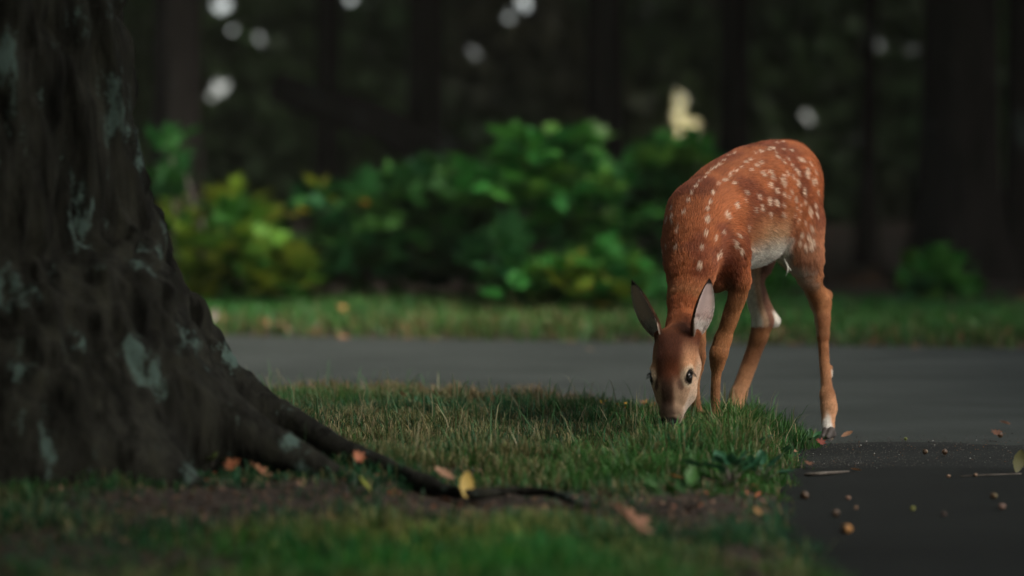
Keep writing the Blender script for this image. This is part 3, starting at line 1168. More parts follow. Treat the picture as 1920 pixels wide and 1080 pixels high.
# fallen log seen as a paler slanting band between the trunks
V, F = tube([W(520, 165, 15.5), W(700, 225, 15.2), W(900, 330, 14.8), W(960, 380, 14.6)], [.10, .12, .13, .14], 16)
lg = mesh_np('fallen_log', V, F, M['bark_far'])
tag(lg, 'fallen log leaning down to the right in the dark wood above the shrubs', 'log')

# thin evening air over the whole place
hz = mesh_np('haze', [(x, y, z) for z in (-1.2, 11.5) for x, y in ((-135, -135), (135, -135), (135, 155), (-135, 155))],
             np.array([(0, 3, 2, 1), (4, 5, 6, 7), (0, 1, 5, 4), (1, 2, 6, 5), (2, 3, 7, 6), (3, 0, 4, 7)]), [], smooth=False)
hm_ = bpy.data.materials.new('haze')
hm_.use_nodes = True
hm_.node_tree.nodes.clear()
pv = hm_.node_tree.nodes.new('ShaderNodeVolumePrincipled')
pv.inputs['Density'].default_value = .0010
pv.inputs['Color'].default_value = (.90, .92, .80, 1)
ov = hm_.node_tree.nodes.new('ShaderNodeOutputMaterial')
hm_.node_tree.links.new(pv.outputs[0], ov.inputs['Volume'])
hz.data.materials.append(hm_)
tag(hz, 'thin pale air that softens the dark wood', kind='stuff')

# ------------------------------------------------------------------ the fawn
FW = norm([-.523, -.852, 0])
LF = norm([.852, -.523, 0])
UP = np.array([0, 0, 1.0])
M['coat'] = attr_mat('fawn_coat', 0.55, 0.25)
M['skin'] = attr_mat('fawn_skin', 0.8, 0.15)
M['eye'], _nt, _b = new_mat('fawn_eye')
_b.inputs['Base Color'].default_value = (.006, .004, .003, 1)
_b.inputs['Roughness'].default_value = .14
_b.inputs['Specular IOR Level'].default_value = .3
M['hoof'] = solid_noise_mat('hoof_horn', [(.3, (.03, .026, .024)), (.7, (.11, .09, .08))], 120, .6, .2, .001, .3)
M['lash'], _nt, _b = new_mat('eyelash')
_b.inputs['Base Color'].default_value = (.006, .005, .004, 1)

# head frame: poll -> nose axis A, dorsal normal Fh, side Lh (the fawn's left)
POLL, NOSE = W(1268, 628, 4.735), W(1256, 797, 4.665)
Ah = norm(NOSE - POLL)
HL = float(np.linalg.norm(NOSE - POLL))
_yaw = RAD(22)
Fh = np.array([-math.sin(_yaw), -math.cos(_yaw), 0])
Fh = norm(Fh - Ah * (Fh @ Ah))
Lh = norm(np.cross(Ah, Fh))
if Lh[0] < 0:
    Lh = -Lh


def H(t, l, f):
    """head point: t along poll-nose in head lengths, l and f in metres"""
    return POLL + Ah * t * HL + Lh * l + Fh * f


EYES = [(s, H(.50, s * .0345, .0135)) for s in (-1, 1)]
BONES = []


def build_fawn():
    fd = Field((.18, 4.45, -.01), (.82, 5.62, .70), .003)
    # --- trunk of the body: px, py, depth, half height px
    tor = [(1322, 440, 4.965, 84), (1338, 420, 5.03, 98), (1372, 400, 5.10, 106), (1407, 388, 5.17, 112), (1440, 370, 5.25, 104), (1462, 362, 5.31, 94)]
    q = [(W(a, b, Y), r * Y / FPX) for a, b, Y, r in tor]
    fd.polycone(q, .03, LF, 1.34)
    for (p0, r0), (p1, r1) in zip(q[:-1], q[1:]):
        BONES.append((p0, p1, norm(p1 - p0) * 1.0 - UP * .45, .085))

    def chain(pts, k=.012, flow=1, lat=None, sq=1.0, w=.02):
        qq = [(W(a, b, Y), r * Y / FPX) for a, b, Y, r in pts]
        fd.polycone(qq, k)
        for (p0, r0), (p1, r1) in zip(qq[:-1], qq[1:]):
            BONES.append((p0, p1, norm(p1 - p0) * flow, max(r0, r1)))

    # withers, shoulders, brisket
    fd.ellipsoid(W(1356, 452, 4.955), (norm(FW * .3 - UP), LF, norm(FW + UP * .3)), (.085, .034, .05), .04)
    fd.ellipsoid(W(1285, 455, 5.03), (norm(FW * .3 - UP), LF, norm(FW + UP * .3)), (.085, .034, .05), .04)
    fd.cone(W(1278, 470, 4.95), W(1268, 500, 4.94), .032, .022, .03)
    # neck, seen from above as it reaches down
    chain([(1310, 405, 4.96, 55), (1303, 450, 4.91, 54), (1297, 500, 4.86, 46), (1290, 550, 4.825, 37), (1281, 600, 4.79, 30), (1272, 645, 4.755, 29)], .035, -1)
    fd.cone(W(1335, 495, 4.95), W(1342, 528, 4.945), .030, .020, .03)
    # haunches
    fd.ellipsoid(W(1492, 395, 5.27), (norm(UP * 1 + FW * .15), LF, FW), (.118, .036, .072), .045)
    fd.ellipsoid(W(1425, 400, 5.37), (norm(UP * 1 + FW * .15), LF, FW), (.115, .036, .070), .045)
    fd.ellipsoid(W(1478, 330, 5.36), (UP, LF, FW), (.07, .062, .055), .04)
    # left foreleg (nearer)
    chain([(1365, 465, 4.935, 40), (1384, 515, 4.93, 22), (1385, 545, 4.935, 17.5), (1371, 590, 4.945, 15.5), (1356, 635, 4.955, 13)], .018)
    chain([(1356, 635, 4.955, 14), (1348, 662, 4.953, 17.2), (1345, 682, 4.96, 11)], .012)
    chain([(1345, 682, 4.96, 11), (1342, 715, 4.965, 8.3), (1341, 760, 4.97, 8.4), (1341, 787, 4.97, 11.8), (1342, 806, 4.955, 9)], .010)
    # right foreleg (behind the head)
    chain([(1290, 480, 5.03, 36), (1298, 540, 5.03, 24), (1307, 590, 5.035, 17), (1308, 640, 5.03, 13.5)], .018)
    chain([(1308, 640, 5.03, 12), (1308, 668, 5.022, 15), (1306, 690, 5.03, 10.5)], .010)
    chain([(1306, 690, 5.03, 10), (1303, 725, 5.035, 8.3), (1305, 758, 5.04, 8.6), (1310, 782, 5.035, 11), (1312, 802, 5.02, 9)], .010)
    # left hind leg
    chain([(1500, 420, 5.26, 44), (1505, 470, 5.23, 38), (1515, 510, 5.23, 26), (1525, 540, 5.25, 18), (1538, 570, 5.275, 16.5)], .03)
    chain([(1537, 566, 5.275, 15), (1551, 552, 5.30, 5.5)], .012)
    chain([(1524, 530, 5.27, 9), (1552, 556, 5.30, 5)], .02)
    chain([(1540, 566, 5.275, 16), (1542, 596, 5.265, 15.0), (1543, 626, 5.26, 10)], .012)
    chain([(1543, 626, 5.26, 10), (1545, 670, 5.25, 9), (1549, 715, 5.235, 9.5), (1551, 740, 5.225, 11)], .01)
    chain([(1557, 688, 5.25, 3), (1558, 702, 5.248, 3.2)], .008)
    chain([(1551, 740, 5.225, 11.5), (1554, 762, 5.215, 15.5), (1553, 786, 5.20, 11.8), (1552, 814, 5.18, 11.5)], .012)
    # right hind leg, set forward under the belly
    chain([(1430, 430, 5.36, 44), (1418, 480, 5.36, 32), (1414, 530, 5.36, 19), (1420, 570, 5.37, 17.5), (1430, 602, 5.38, 17)], .03)
    chain([(1430, 602, 5.38, 14), (1451, 604, 5.41, 8.5)], .012)
    chain([(1424, 545, 5.38, 9), (1452, 600, 5.41, 6.5)], .02)
    chain([(1430, 602, 5.38, 17), (1424, 628, 5.375, 17), (1413, 660, 5.37, 14.5), (1398, 702, 5.355, 13.8), (1385, 738, 5.345, 13.8)], .012)
    chain([(1385, 738, 5.345, 13.8), (1377, 764, 5.335, 16.5), (1370, 785, 5.315, 12), (1367, 800, 5.30, 10)], .01)
    # tail
    chain([(1482, 290, 5.40, 14), (1492, 300, 5.44, 15), (1496, 345, 5.47, 10)], .012)
    # --- head
    hx = (Ah, Lh, Fh)
    fd.ellipsoid(H(.20, 0, -.004), hx, (.056, .0435, .043), .02)
    fd.cone(H(.34, 0, .004), H(.62, 0, .004), .037, .0285, .015)
    fd.cone(H(.58, 0, .004), H(.86, 0, .002), .0275, .0185, .012)
    fd.cone(H(.86, 0, .002), H(.965, 0, .000), .0185, .0165, .008)
    for s in (-1, 1):
        fd.cone(H(.30, s * .022, -.030), H(.60, s * .016, -.032), .022, .019, .018)
        fd.cone(H(.60, s * .016, -.032), H(.90, s * .006, -.016), .017, .010, .014)
        fd.ellipsoid(H(.455, s * .0315, .0135), hx, (.018, .0125, .0125), .012)
        fd.cone(H(.40, s * .030, .018), H(.50, s * .0345, .021), .0065, .0045, .010)
        fd.cone(H(.56, s * .029, .008), H(.74, s * .021, .003), .010, .006, .012)
        BONES.append((H(.3, s * .03, 0), H(.8, s * .02, 0), -Ah + Lh * s * .35, .03))
    for s, c in EYES:
        ev = norm(Lh * s + Fh * .55)
        fd.ellipsoid(c + ev * .0085, (Ah, norm(np.cross(Ah, ev)), ev), (.0138, .0095, .0075), .004, cut=True)
    for s in (-1, 1):
        fd.ellipsoid(H(.965, s * .0085, .0125), hx, (.0045, .003, .005), .003, cut=True)
        fd.cone(H(.06, s * .026, -.010), H(.0, s * .036, -.008), .016, .011, .012)
    BONES.append((POLL, NOSE, -Ah, .04))
    V, F = fd.mesh()
    V = relax(V, F, 1, .35)
    Nv = vert_normals(V, F)
    # soft muscle and skin unevenness
    V = V + Nv * ((fbm(V, 22, 91, 3) - .5) * .005 * sstep(.30, .40, V[:, 2]))[:, None]
    return V, F, Nv


fV, fF, fN = build_fawn()

SP = """600,400 580,437 557,487 530,560 625,370 650,345 670,322 695,300 715,285 735,268 765,238 800,208 830,198
1045,155 1025,165 993,180 968,193 930,228 895,245 870,275 838,302 808,330 780,355 765,362 738,380 830,372 707,437 672,540 672,605,2 690,495
1085,127 1120,120 1065,160 1078,180 1092,207 1130,235 1130,165 1175,172 990,245 960,265 935,290 1230,225 1250,228 1300,250 1218,300,2 1280,290 1277,322,2
1045,295 1060,330 1005,312 1130,325 1130,365,2 1155,310 1192,330 1222,365,2 1315,360,1.4 1332,350,1.4 1260,420,1.6 1050,380,1.6 1090,415 1135,435 1210,470 1268,490
1045,480,1.5 1090,490,1.5 905,430,1.3 900,475,1.3 985,450,1.3 850,510,1.6 793,572,2.2 1240,500,.8 1298,535,2.1 1330,495 1343,550 1215,520,.7 1205,565,.7 1240,550,.7 1270,600,.7 1225,597,.7
1312,635 1250,670 1292,685 1317,722,1.6 1240,730,.8 1275,750,.8 1305,750,.8 1052,565 1000,520,1.4 960,530,1.2 1130,500 1135,565 922,640,1.5 770,685 665,690 845,740,1.6 880,780 865,690 638,775
750,820,1.3 735,840,1.3 625,895,1.5 490,655 487,680 480,780 455,590,1.3 458,620 425,775 405,800 725,720 1188,260 1160,225 1330,300 1345,420 1180,420 1165,455"""


def fawn_spots():
    from mathutils.bvhtree import BVHTree
    tree = BVHTree.FromPolygons([tuple(v) for v in fV], [tuple(f) for f in fF])
    out = []
    c0 = W(1322, 440, 4.965)
    for tok in SP.split():
        v = [float(a) for a in tok.split(',')]
        px, py = 1120 + v[0] / 3.273, 230 + v[1] / 3.273
        s = v[2] if len(v) > 2 else 1.0
        o = np.array([0, 0, CAMH])
        d = norm(W(px, py, 5) - o)
        hit = tree.ray_cast(Vector(o), Vector(d))
        if hit[0] is None:
            continue
        p = np.array(hit[0])
        r = (.0037 + .0006 * (px > 1420)) * s ** .6
        out.append((p, r))
        lm = (p - c0) @ LF
        if lm > .02:
            out.append((p - 2 * lm * LF, r))
    return out


SPOTS = fawn_spots()
RUST1, RUST2, TAN, CREAM, WHITE = (.43, .135, .048), (.21, .052, .022), (.50, .235, .105), (.62, .43, .27), (.72, .66, .58)
C0 = W(1322, 440, 4.965)


def fawn_color(P, Nn):
    n = len(P)
    z = P[:, 2]
    rel = P - C0
    s = rel @ FW          # + forward, - towards the rump
    l = rel @ LF
    nl = Nn @ LF
    nz = Nn[:, 2]
    px, py = pix(P)
    n1 = fbm(P, 16, 51, 3)
    n2 = fbm(P, 60, 52, 2)
    c = mixc(RUST1, RUST2, sstep(.42, .66, n1) * .8)
    # darker along the back
    c = mixc(c, RUST2, .5 * sstep(.35, .95, nz) * (s < .1)) if False else c * (1 - .25 * sstep(.4, .95, nz))[:, None]
    torso = (s < .06) & (z > .28)
    # lower flank turns tan, then cream, then white under the belly
    bellyz = .405 + .012 * np.sin(s * 20)
    tz = sstep(.52, .43, z + (n1 - .5) * .06) * sstep(.0, -.14, s) * (s > -.42) * (np.abs(l) < .13)
    hind = sstep(-.22, -.26, s)
    tz = tz * (1 - hind * sstep(.02, .045, np.abs(l)) * .85)
    c = mixc(c, TAN, tz)
    c = mixc(c, CREAM, tz * sstep(.495, .415, z + (n1 - .5) * .05) * sstep(-.06, -.22, s))
    c = mixc(c, WHITE, sstep(-.22, -.65, nz) * (z > .30) * sstep(-.02, -.09, s) * (s > -.42) * (z < .44))
    # legs
    leg = sstep(.37, .31, z) * (rel[:, 1] > -.25)
    head_near = np.linalg.norm(P - H(.4, 0, 0), axis=1) < .16
    head_near |= np.linalg.norm(P - H(0, 0, -.0), axis=1) < .09
    legm = leg * (~head_near)
    legc = mixc((.42, .18, .075), (.54, .29, .155), sstep(.20, .05, z))
    legc = mixc(legc, (.22, .085, .035), sstep(.52, .7, n1) * .6)
    c = mixc(c, 1, 0 * z) if False else c * (1 - legm)[:, None] + legc * legm[:, None]
    # inner sides of the hind legs pale above the hock
    lh = (s < -.22)
    inner_r = lh & (l < -.01) & (z > .235) & (z < .42)
    ax_ = np.interp(py, [480, 530, 570, 602, 620], [1418, 1414, 1420, 1430, 1427])
    c = mixc(c, (.62, .42, .28), inner_r * 1.0)
    c = mixc(c, (.82, .77, .68), inner_r * sstep(4, -4, px - ax_) * sstep(500, 520, py))
    c = mixc(c, (.20, .08, .05), inner_r * sstep(8, 14, px - ax_) * .9)
    inner_l = lh & (l > .0) & (z > .22) & (z < .42)
    c = mixc(c, (.55, .42, .30), inner_l * sstep(.1, .6, -nl) * .9)
    # pale back edge of the haunch, white hock tuft
    c = mixc(c, (.62, .42, .26), lh * sstep(.55, .9, -(Nn @ FW)) * (z > .28) * (l > .0) * .9)
    d = np.linalg.norm(P - W(1453, 602, 5.41), axis=1)
    c = mixc(c, (.75, .70, .62), sstep(.040, .018, d))
    d = np.linalg.norm(P - W(1561, 697, 5.25), axis=1)
    c = mixc(c, (.75, .68, .6), sstep(.012, .006, d))
    # sock on the near hind foot
    d = np.linalg.norm((P - W(1549, 800, 5.17)) * [1.6, 1, .55], axis=1)
    c = mixc(c, (.74, .69, .63), sstep(.034, .020, d + (n2 - .5) * .012))
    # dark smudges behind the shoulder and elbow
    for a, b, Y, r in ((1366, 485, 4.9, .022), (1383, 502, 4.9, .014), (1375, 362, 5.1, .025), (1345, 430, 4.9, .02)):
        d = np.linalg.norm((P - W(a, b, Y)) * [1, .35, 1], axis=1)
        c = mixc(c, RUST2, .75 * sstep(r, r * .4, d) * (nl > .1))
    # spots: broken-edged cream dabs, longer down than across
    sp = np.zeros(n)
    for p, r in SPOTS:
        m = np.abs(P - p).max(1) < r * 3
        if m.any():
            q = (P[m] - p) * [1, 1, .66]
            dd = np.linalg.norm(q, axis=1)
            sp[m] = np.maximum(sp[m], sstep(r * 1.45, r * .75, dd + (n2[m] - .5) * .004))
    c = mixc(c, (.74, .57, .43), sp * .86)
    # --- head
    hr = P - POLL
    t = (hr @ Ah) / HL
    hl = hr @ Lh
    hf = hr @ Fh
    hm = sstep(-.16, .02, t) * (np.hypot(hl, hf) < .075) * (P[:, 1] < 4.80)
    ab = np.abs(hl)
    front = Nn @ Fh
    hc = mixc((.15, .044, .018), (.30, .10, .038), sstep(.10, -.06, t))
    hc = mixc(hc, (.52, .27, .145), sstep(.017, .033, ab) * sstep(.08, .3, t))
    hc = mixc(hc, (.46, .30, .20), sstep(.48, .72, t) * sstep(.004, .016, ab))
    hc = mixc(hc, (.66, .50, .38), sstep(.004, -.018, hf) * sstep(.15, .4, t) * .8)
    hc = mixc(hc, (.075, .038, .024), sstep(.016, .006, ab) * sstep(.50, .66, t) * sstep(.2, .7, front))
    hc = mixc(hc, (.11, .035, .018), .75 * sstep(.030, .012, np.hypot(ab - .008, (t - .25) * HL * .8)))
    hc = mixc(hc, (.13, .09, .065), sstep(.78, .90, t) * .6)
    hc = mixc(hc, (.55, .45, .38), sstep(-.008, -.022, hf) * sstep(.6, .75, t))
    hc = mixc(hc, (.012, .010, .010), sstep(.93, .955, t) * sstep(-.006, .002, hf))
    for sgn, ec in EYES:
        r = P - ec
        a = r @ Ah
        b = np.linalg.norm(r - np.outer(a, Ah), axis=1)
        d = np.hypot(a / 1.35, b)
        ring = sstep(.0205, .015, d)
        hc = mixc(hc, (.74, .58, .43), ring * .9)
        hc = mixc(hc, (.03, .018, .012), sstep(.0138, .0122, d))
        # dark streak running down from the inner corner
        dd = np.hypot((a - .020) / 2.0, np.abs(ab - .024))
        hc = mixc(hc, (.12, .06, .04), .7 * sstep(.007, .003, dd) * (hf > 0))
    c = c * (1 - hm)[:, None] + hc * hm[:, None]
    c = c * (.86 + .28 * n2)[:, None]
    return np.clip(c, .004, .85)


def ear(base, tip, open_dir):
    D = norm(tip - base)
    L = np.linalg.norm(tip - base)
    e2 = norm(open_dir - D * (open_dir @ D))
    e1 = np.cross(D, e2)
    nu, nv = 26, 25
    V, Nr, uu, reg, C = [], [], [], [], []
    us = np.linspace(0, 1, nu)
    rad = np.interp(us, [0, .12, .3, .5, .7, .85, .95, 1], [.016, .0255, .0350, .0355, .0285, .0175, .0078, .0006])
    ph = np.interp(us, [0, .15, .35, .7, 1], [2.1, 1.8, 1.5, 1.25, 1.1])
    for side in (0, 1):
        th = .0022 if side == 0 else 0.0
        for i, u in enumerate(us):
            A = base + D * L * u - e2 * (.010 * (u ** 2)) + e2 * .006 * math.sin(u * 3.1)
            for j in range(nv):
                v = -1 + 2 * j / (nv - 1)
                rr = rad[i] + (th * (1 - v * v) if side == 0 else 0)
                a = v * ph[i]
                dirn = math.sin(a) * e1 - math.cos(a) * e2 * .48
                V.append(A + rr * dirn)
                Nr.append(norm(dirn) * (1 if side == 0 else -1))
                uu.append((u, v))
                reg.append(1 + side)
                if side == 0:
                    col = np.array([.13, .055, .030]) * (1 - .4 * u) if u < .8 else np.array([.02, .014, .012])
                    if abs(v) > .9:
                        col = np.array([.03, .018, .014]) if u > .35 else np.array([.4, .3, .24])
                else:
                    col = np.array([.85, .64, .60])
                    col = col * (1 - .35 * math.exp(-((v - .1) / .35) ** 2) * (u > .25))
                    if u < .3 or abs(v) > .72:
                        w = max(sstep(.34, .14, u), sstep(.70, .9, abs(v)) * .7)
                        col = col * (1 - w) + np.array([.72, .66, .62]) * w
                    if u > .88:
                        col = np.array([.035, .028, .026])
                C.append(col)
    idx = np.arange(nu * nv).reshape(nu, nv)
    F0 = np.stack([idx[:-1, :-1], idx[1:, :-1], idx[1:, 1:], idx[:-1, 1:]], -1).reshape(-1, 4)
    F = np.concatenate([F0, F0[:, ::-1] + nu * nv])
    # rims
    for j in (0, nv - 1):
        a = idx[:-1, j]
        b = idx[1:, j]
        F = np.concatenate([F, np.stack([a, b, b + nu * nv, a + nu * nv], -1)])
    return np.array(V), F, np.array(Nr), np.array(C), np.array(reg), np.array(uu), D


ORG = np.array([.47, 5.05, 0.0])
fawn = empty('fawn', ORG)
tag(fawn, 'white-spotted rust brown fawn grazing with its head lowered to the grass', 'deer')


def assemble_fawn():
    col = fawn_color(fV, fN)
    parts = [(fV, fF, fN, col, np.zeros(len(fV), int), np.zeros((len(fV), 2)))]
    e_dirs = []
    for base, tip, od in ((H(.01, .041, -.002), W(1339, 527, 4.69), np.array([.84, -.60, 0])),
                          (H(.01, -.039, -.004), W(1178, 532, 4.70), np.array([-.90, -.52, 0]))):
        V, F, Nr, C, reg, uu, D = ear(base, tip, od)
        parts.append((V, F, Nr, C, reg, uu))
        e_dirs.append(D)
    off, Vs, Fs = 0, [], []
    for p in parts:
        Vs.append(p[0])
        Fs.append(p[1] + off)
        off += len(p[0])
    V = np.concatenate(Vs)
    F = np.concatenate(Fs)
    Nn = np.concatenate([p[2] for p in parts])
    C = np.concatenate([p[3] for p in parts])
    R = np.concatenate([p[4] for p in parts])
    U = np.concatenate([p[5] for p in parts])
    E = np.concatenate([np.full(len(p[0]), k) for k, p in enumerate(parts)])
    mesh_np('body', V, F, M['skin'], fawn, color=C * .8, world_to=ORG)
    # ---- coat: short hairs lying along the growth direction
    T = np.concatenate([F[:, [0, 1, 2]], F[:, [0, 2, 3]]])
    a, b, c = V[T[:, 0]], V[T[:, 1]], V[T[:, 2]]
    area = np.linalg.norm(np.cross(b - a, c - a), axis=1) * .5
    zc = (a[:, 2] + b[:, 2] + c[:, 2]) / 3
    dens = area * np.where(R[T[:, 0]] > 0, .55, 1.0)
    hd = np.linalg.norm((a + b + c) / 3 - H(.45, 0, 0), axis=1) < .13
    dens *= np.where(hd, 2.2, 1) * np.where(zc < .35, 1.6, 1.0)
    n = 330000
    ti = RNG.choice(len(T), n, p=dens / dens.sum())
    r1, r2 = np.sqrt(RNG.uniform(0, 1, n)), RNG.uniform(0, 1, n)
    w0, w1, w2 = 1 - r1, r1 * (1 - r2), r1 * r2
    ip = lambda X: X[T[ti, 0]] * w0[:, None] + X[T[ti, 1]] * w1[:, None] + X[T[ti, 2]] * w2[:, None]
    P = ip(V)
    Nh = norm(ip(Nn))
    reg = R[T[ti, 0]]
    u = U[T[ti, 0], 0]
    ek = E[T[ti, 0]]
    keep = np.ones(n, bool)
    for s, ec in EYES:
        rel = P - ec
        aa = rel @ Ah
        bb = np.linalg.norm(rel - np.outer(aa, Ah), axis=1)
        keep &= np.hypot(aa / 1.25, bb) > .0125
    t = ((P - POLL) @ Ah) / HL
    keep &= ~((t > .92) & (reg == 0) & (P[:, 1] < 4.75) & ((P - POLL) @ Fh > -.012))
    keep &= ~((reg == 2) & ((RNG.uniform(0, 1, n) < .8) | (U[T[ti, 0], 0] > .4)))
    P, Nh, reg, u, ek, t = P[keep], Nh[keep], reg[keep], u[keep], ek[keep], t[keep]
    n = len(P)
    colr = fawn_color(P, Nh)
    ip2 = ip(C)[keep]
    colr[reg > 0] = ip2[reg > 0]
    # growth direction
    flow = np.zeros((n, 3))
    for p0, p1, d, r in BONES:
        ab = p1 - p0
        tt = np.clip(((P - p0) @ ab) / (ab @ ab), 0, 1)
        dist = np.linalg.norm(P - p0 - tt[:, None] * ab, axis=1)
        w = np.exp(-(dist / (r * .7 + .006)) ** 2) / (r + .01)
        flow += w[:, None] * d
    for k, D in enumerate(e_dirs):
        flow[ek == k + 1] = D
    flow = norm(flow + RNG.normal(size=(n, 3)) * .10 + (np.stack([fbm(P, 30, q, 2) for q in (5, 6, 7)], 1) - .5) * 1.3)
    flow = norm(flow - Nh * (flow * Nh).sum(1)[:, None])
    z = P[:, 2]
    ln = np.where(z > .36, .0130, .0055)
    rel = P - C0
    s_ = rel @ FW
    ln = np.where((z > .36) & (z < .46) & (s_ < -.05), .014, ln)
    headm = (np.linalg.norm(P - H(.45, 0, 0), axis=1) < .13) & (P[:, 1] < 4.82)
    ln = np.where(headm, .0040 + .003 * sstep(.3, 0, t), ln)
    neckm = (P[:, 1] < 4.93) & (z > .30) & ~headm
    ln = np.where(neckm, .0105, ln)
    ln = np.where(reg == 1, .005, ln)
    ln = np.where(reg == 2, np.where(u < .3, .009, .004), ln)
    ln = ln * RNG.uniform(.6, 1.25, n)
    lift = np.where(reg == 2, .35, .30) * RNG.uniform(.4, 1.6, n)
    pts = []
    for q in (0, .4, .75, 1.0):
        pts.append(P + (flow * q + Nh * (lift[:, None] * q * (1 - .35 * q))) * ln[:, None] - Nh * .0004)
    pos = np.stack(pts, 1).reshape(-1, 3) - ORG
    cu = bpy.data.hair_curves.new('coat')
    cu.add_curves([4] * n)
    cu.attributes['position'].data.foreach_set('vector', pos.astype(np.float32).ravel())
    ra = cu.attributes.get('radius') or cu.attributes.new('radius', 'FLOAT', 'POINT')
    ra.data.foreach_set('value', (np.tile([1, .9, .6, .15], n) * np.repeat(np.where(headm, .00026, .00034), 4)).astype(np.float32))
    ca = cu.attributes.new('Col', 'FLOAT_COLOR', 'CURVE')
    cc = np.ones((n, 4), np.float32)
    cc[:, :3] = np.clip(colr * RNG.uniform(.60, 1.42, n)[:, None], 0, .9)
    ca.data.foreach_set('color', cc.ravel())
    cu.materials.append(M['coat'])
    o = bpy.data.objects.new('coat', cu)
    link(o, fawn)
    o['kind'] = 'stuff'


assemble_fawn()


def fawn_small_parts():
    # eyes
    for s, c in EYES:
        bm_v, bm_f = [], []
        f = Field(c - .02, c + .02, .001)
        ev = norm(Lh * s + Fh * .55)
        f.ellipsoid(c - ev * .0006, (Ah, norm(np.cross(Ah, ev)), ev), (.0132, .0102, .0094), 0)
        V, F = f.mesh()
        V = relax(V, F, 2)
        mesh_np('eye', V, F, M['eye'], fawn, world_to=ORG)
        # lashes along the upper lid
        segs = []
        for k in range(17):
            a = -1.25 + 2.5 * k / 16
            e1 = norm(np.cross(Ah, ev))
            if e1 @ Fh < 0:
                e1 = -e1
            root_ = c + ev * .0062 + (-Ah) * math.cos(a) * .0105 + e1 * math.sin(a) * .0088
            tipd = norm(ev * 1.0 + Ah * .35 + e1 * math.sin(a) * .5)
            segs.append(tube([root_, root_ + tipd * .005, root_ + tipd * .0095 + Ah * .002], [.0005, .0004, .0001], 4))
        V, F = join_geo(segs)
        o = mesh_np('eyelashes', V, F, M['lash'], fawn, world_to=ORG)
    # hooves: two toes each
    for px, py, Y in ((1342, 818, 4.95), (1312, 813, 5.015), (1553, 822, 5.175), (1366, 812, 5.29)):
        c = W(px, py, Y)
        zz = float(lawn_z(c[None, :2])[0]) if lawn_sd(c[None, :2])[0] > 0 else .004
        zz = max(zz, .004)
        c[2] = zz
        f = Field(c + [-.04, -.05, -.01], c + [.04, .04, .05], .0016)
        for s in (-1, 1):
            side = LF * s
            heel = c + side * .0068 + UP * .008 - FW * .008
            toe = c + side * .0052 + UP * .004 + FW * .017
            top = c + side * .0060 + UP * .017 - FW * .002
            f.cone(heel, toe, .0070, .0042, .003)
            f.cone(top, toe, .0075, .0045, .003)
            f.cone(top, heel, .0075, .007, .003)
        zg = f.lo[2] + f.vox * np.arange(f.n[2])
        f.D = np.maximum(f.D, (zz - zg)[None, None, :].astype(np.float32))
        V, F = f.mesh()
        V = relax(V, F, 1)
        mesh_np('hoof', V, F, M['hoof'], fawn, world_to=ORG)
    # wisp of white hair hanging under the belly
    segs = [tube([W(1467, 474, 5.2), W(1472, 490, 5.2), W(1479, 503, 5.2), W(1485, 509, 5.2)], [.0016, .0016, .0022, .0008], 6),
            tube([W(1477, 500, 5.2), W(1477, 508, 5.2), W(1473, 518, 5.2)], [.002, .0014, .0004], 6),
            tube([W(1475, 497, 5.2), W(1481, 506, 5.2), W(1480, 509, 5.2)], [.002, .0022, .0006], 6)]
    V, F = join_geo(segs)
    mesh_np('belly_wisp', V, F, M['skin'], fawn, color=np.tile([.7, .68, .62], (len(V), 1)), world_to=ORG)


fawn_small_parts()

# ------------------------------------------------------------------ leaves, nuts and grit on the ground
OAK = [leaf_data('oak_leaf', *lobed_leaf(7, 1, .35, .55, 20 + s), M['fallen']) for s in range(3)]
OVAL = [leaf_data('oval_leaf', *oval_leaf(1, .55, .35, 30 + s, .15), M['fallen']) for s in range(2)]


def ground_at(px, py):
    p = G(px, py, 0.0)
    for _ in range(6):
        zz = float(lawn_z(p[None, :2])[0]) if lawn_sd(p[None, :2])[0] > 0 else .009
        if p[1] > road_far(p[0]):
            zz = float(verge_z(p[None, :2])[0])
        p = G(px, py, max(zz, 0.0))
    return p


def fallen(label, px, py, size, col, shape='oak', rot=(0, 0, 0), dz=0.0, group='fallen leaves on the ground', k=0, lift_from_pixel=True, Y=None):
    p = ground_at(px, py) if Y is None else W(px, py, Y)
    me = (OAK if shape == 'oak' else OVAL)[k % 2]
    o = bpy.data.objects.new('fallen_leaf', me)
    o.location = p + np.array([0, 0, dz])
    o.rotation_euler = [RAD(a) for a in rot]
    o.scale = (size, size, size)
    o.color = (*col, 1)
    link(o)
    tag(o, label, 'leaf', group)
    return o


BR, RD, OR, YL, TN = (.16, .07, .035), (.22, .045, .025), (.42, .17, .04), (.62, .45, .12), (.34, .19, .11)
fallen('pale yellow leaf standing upright against the thin surface root', 872, 946, .044, YL, 'oval', (72, 8, 12), .010)
fallen('pinkish tan leaf lying behind the upright yellow leaf on the root', 850, 925, .04, TN, 'oval', (30, -15, 60), .02, k=1)
fallen('dark red crinkled oak leaf under the muzzle of the fawn', 1283, 812, .052, RD, 'oak', (55, 10, 40), .018)
fallen('small brown curled leaf lying on the grass behind the root', 765, 765, .03, (.30, .12, .06), 'oak', (35, 20, 100), .022)
fallen('large tan oak leaf blurred in the near foreground at the end of the root', 1215, 1035, .085, (.36, .18, .11), 'oak', (38, 15, 60), .018, k=1)
fallen('orange leaf by the tip of the lichen-covered root', 672, 893, .030, (.42, .13, .05), 'oak', (60, 10, 20), .02)
fallen('small yellow-green leaf on the soil in front of the roots', 694, 935, .030, (.34, .38, .06), 'oval', (50, 0, 80), .01)
fallen('rust orange leaf in the soil below the trunk, left one of the pair', 430, 910, .036, (.36, .13, .06), 'oak', (45, 0, -20), .02)
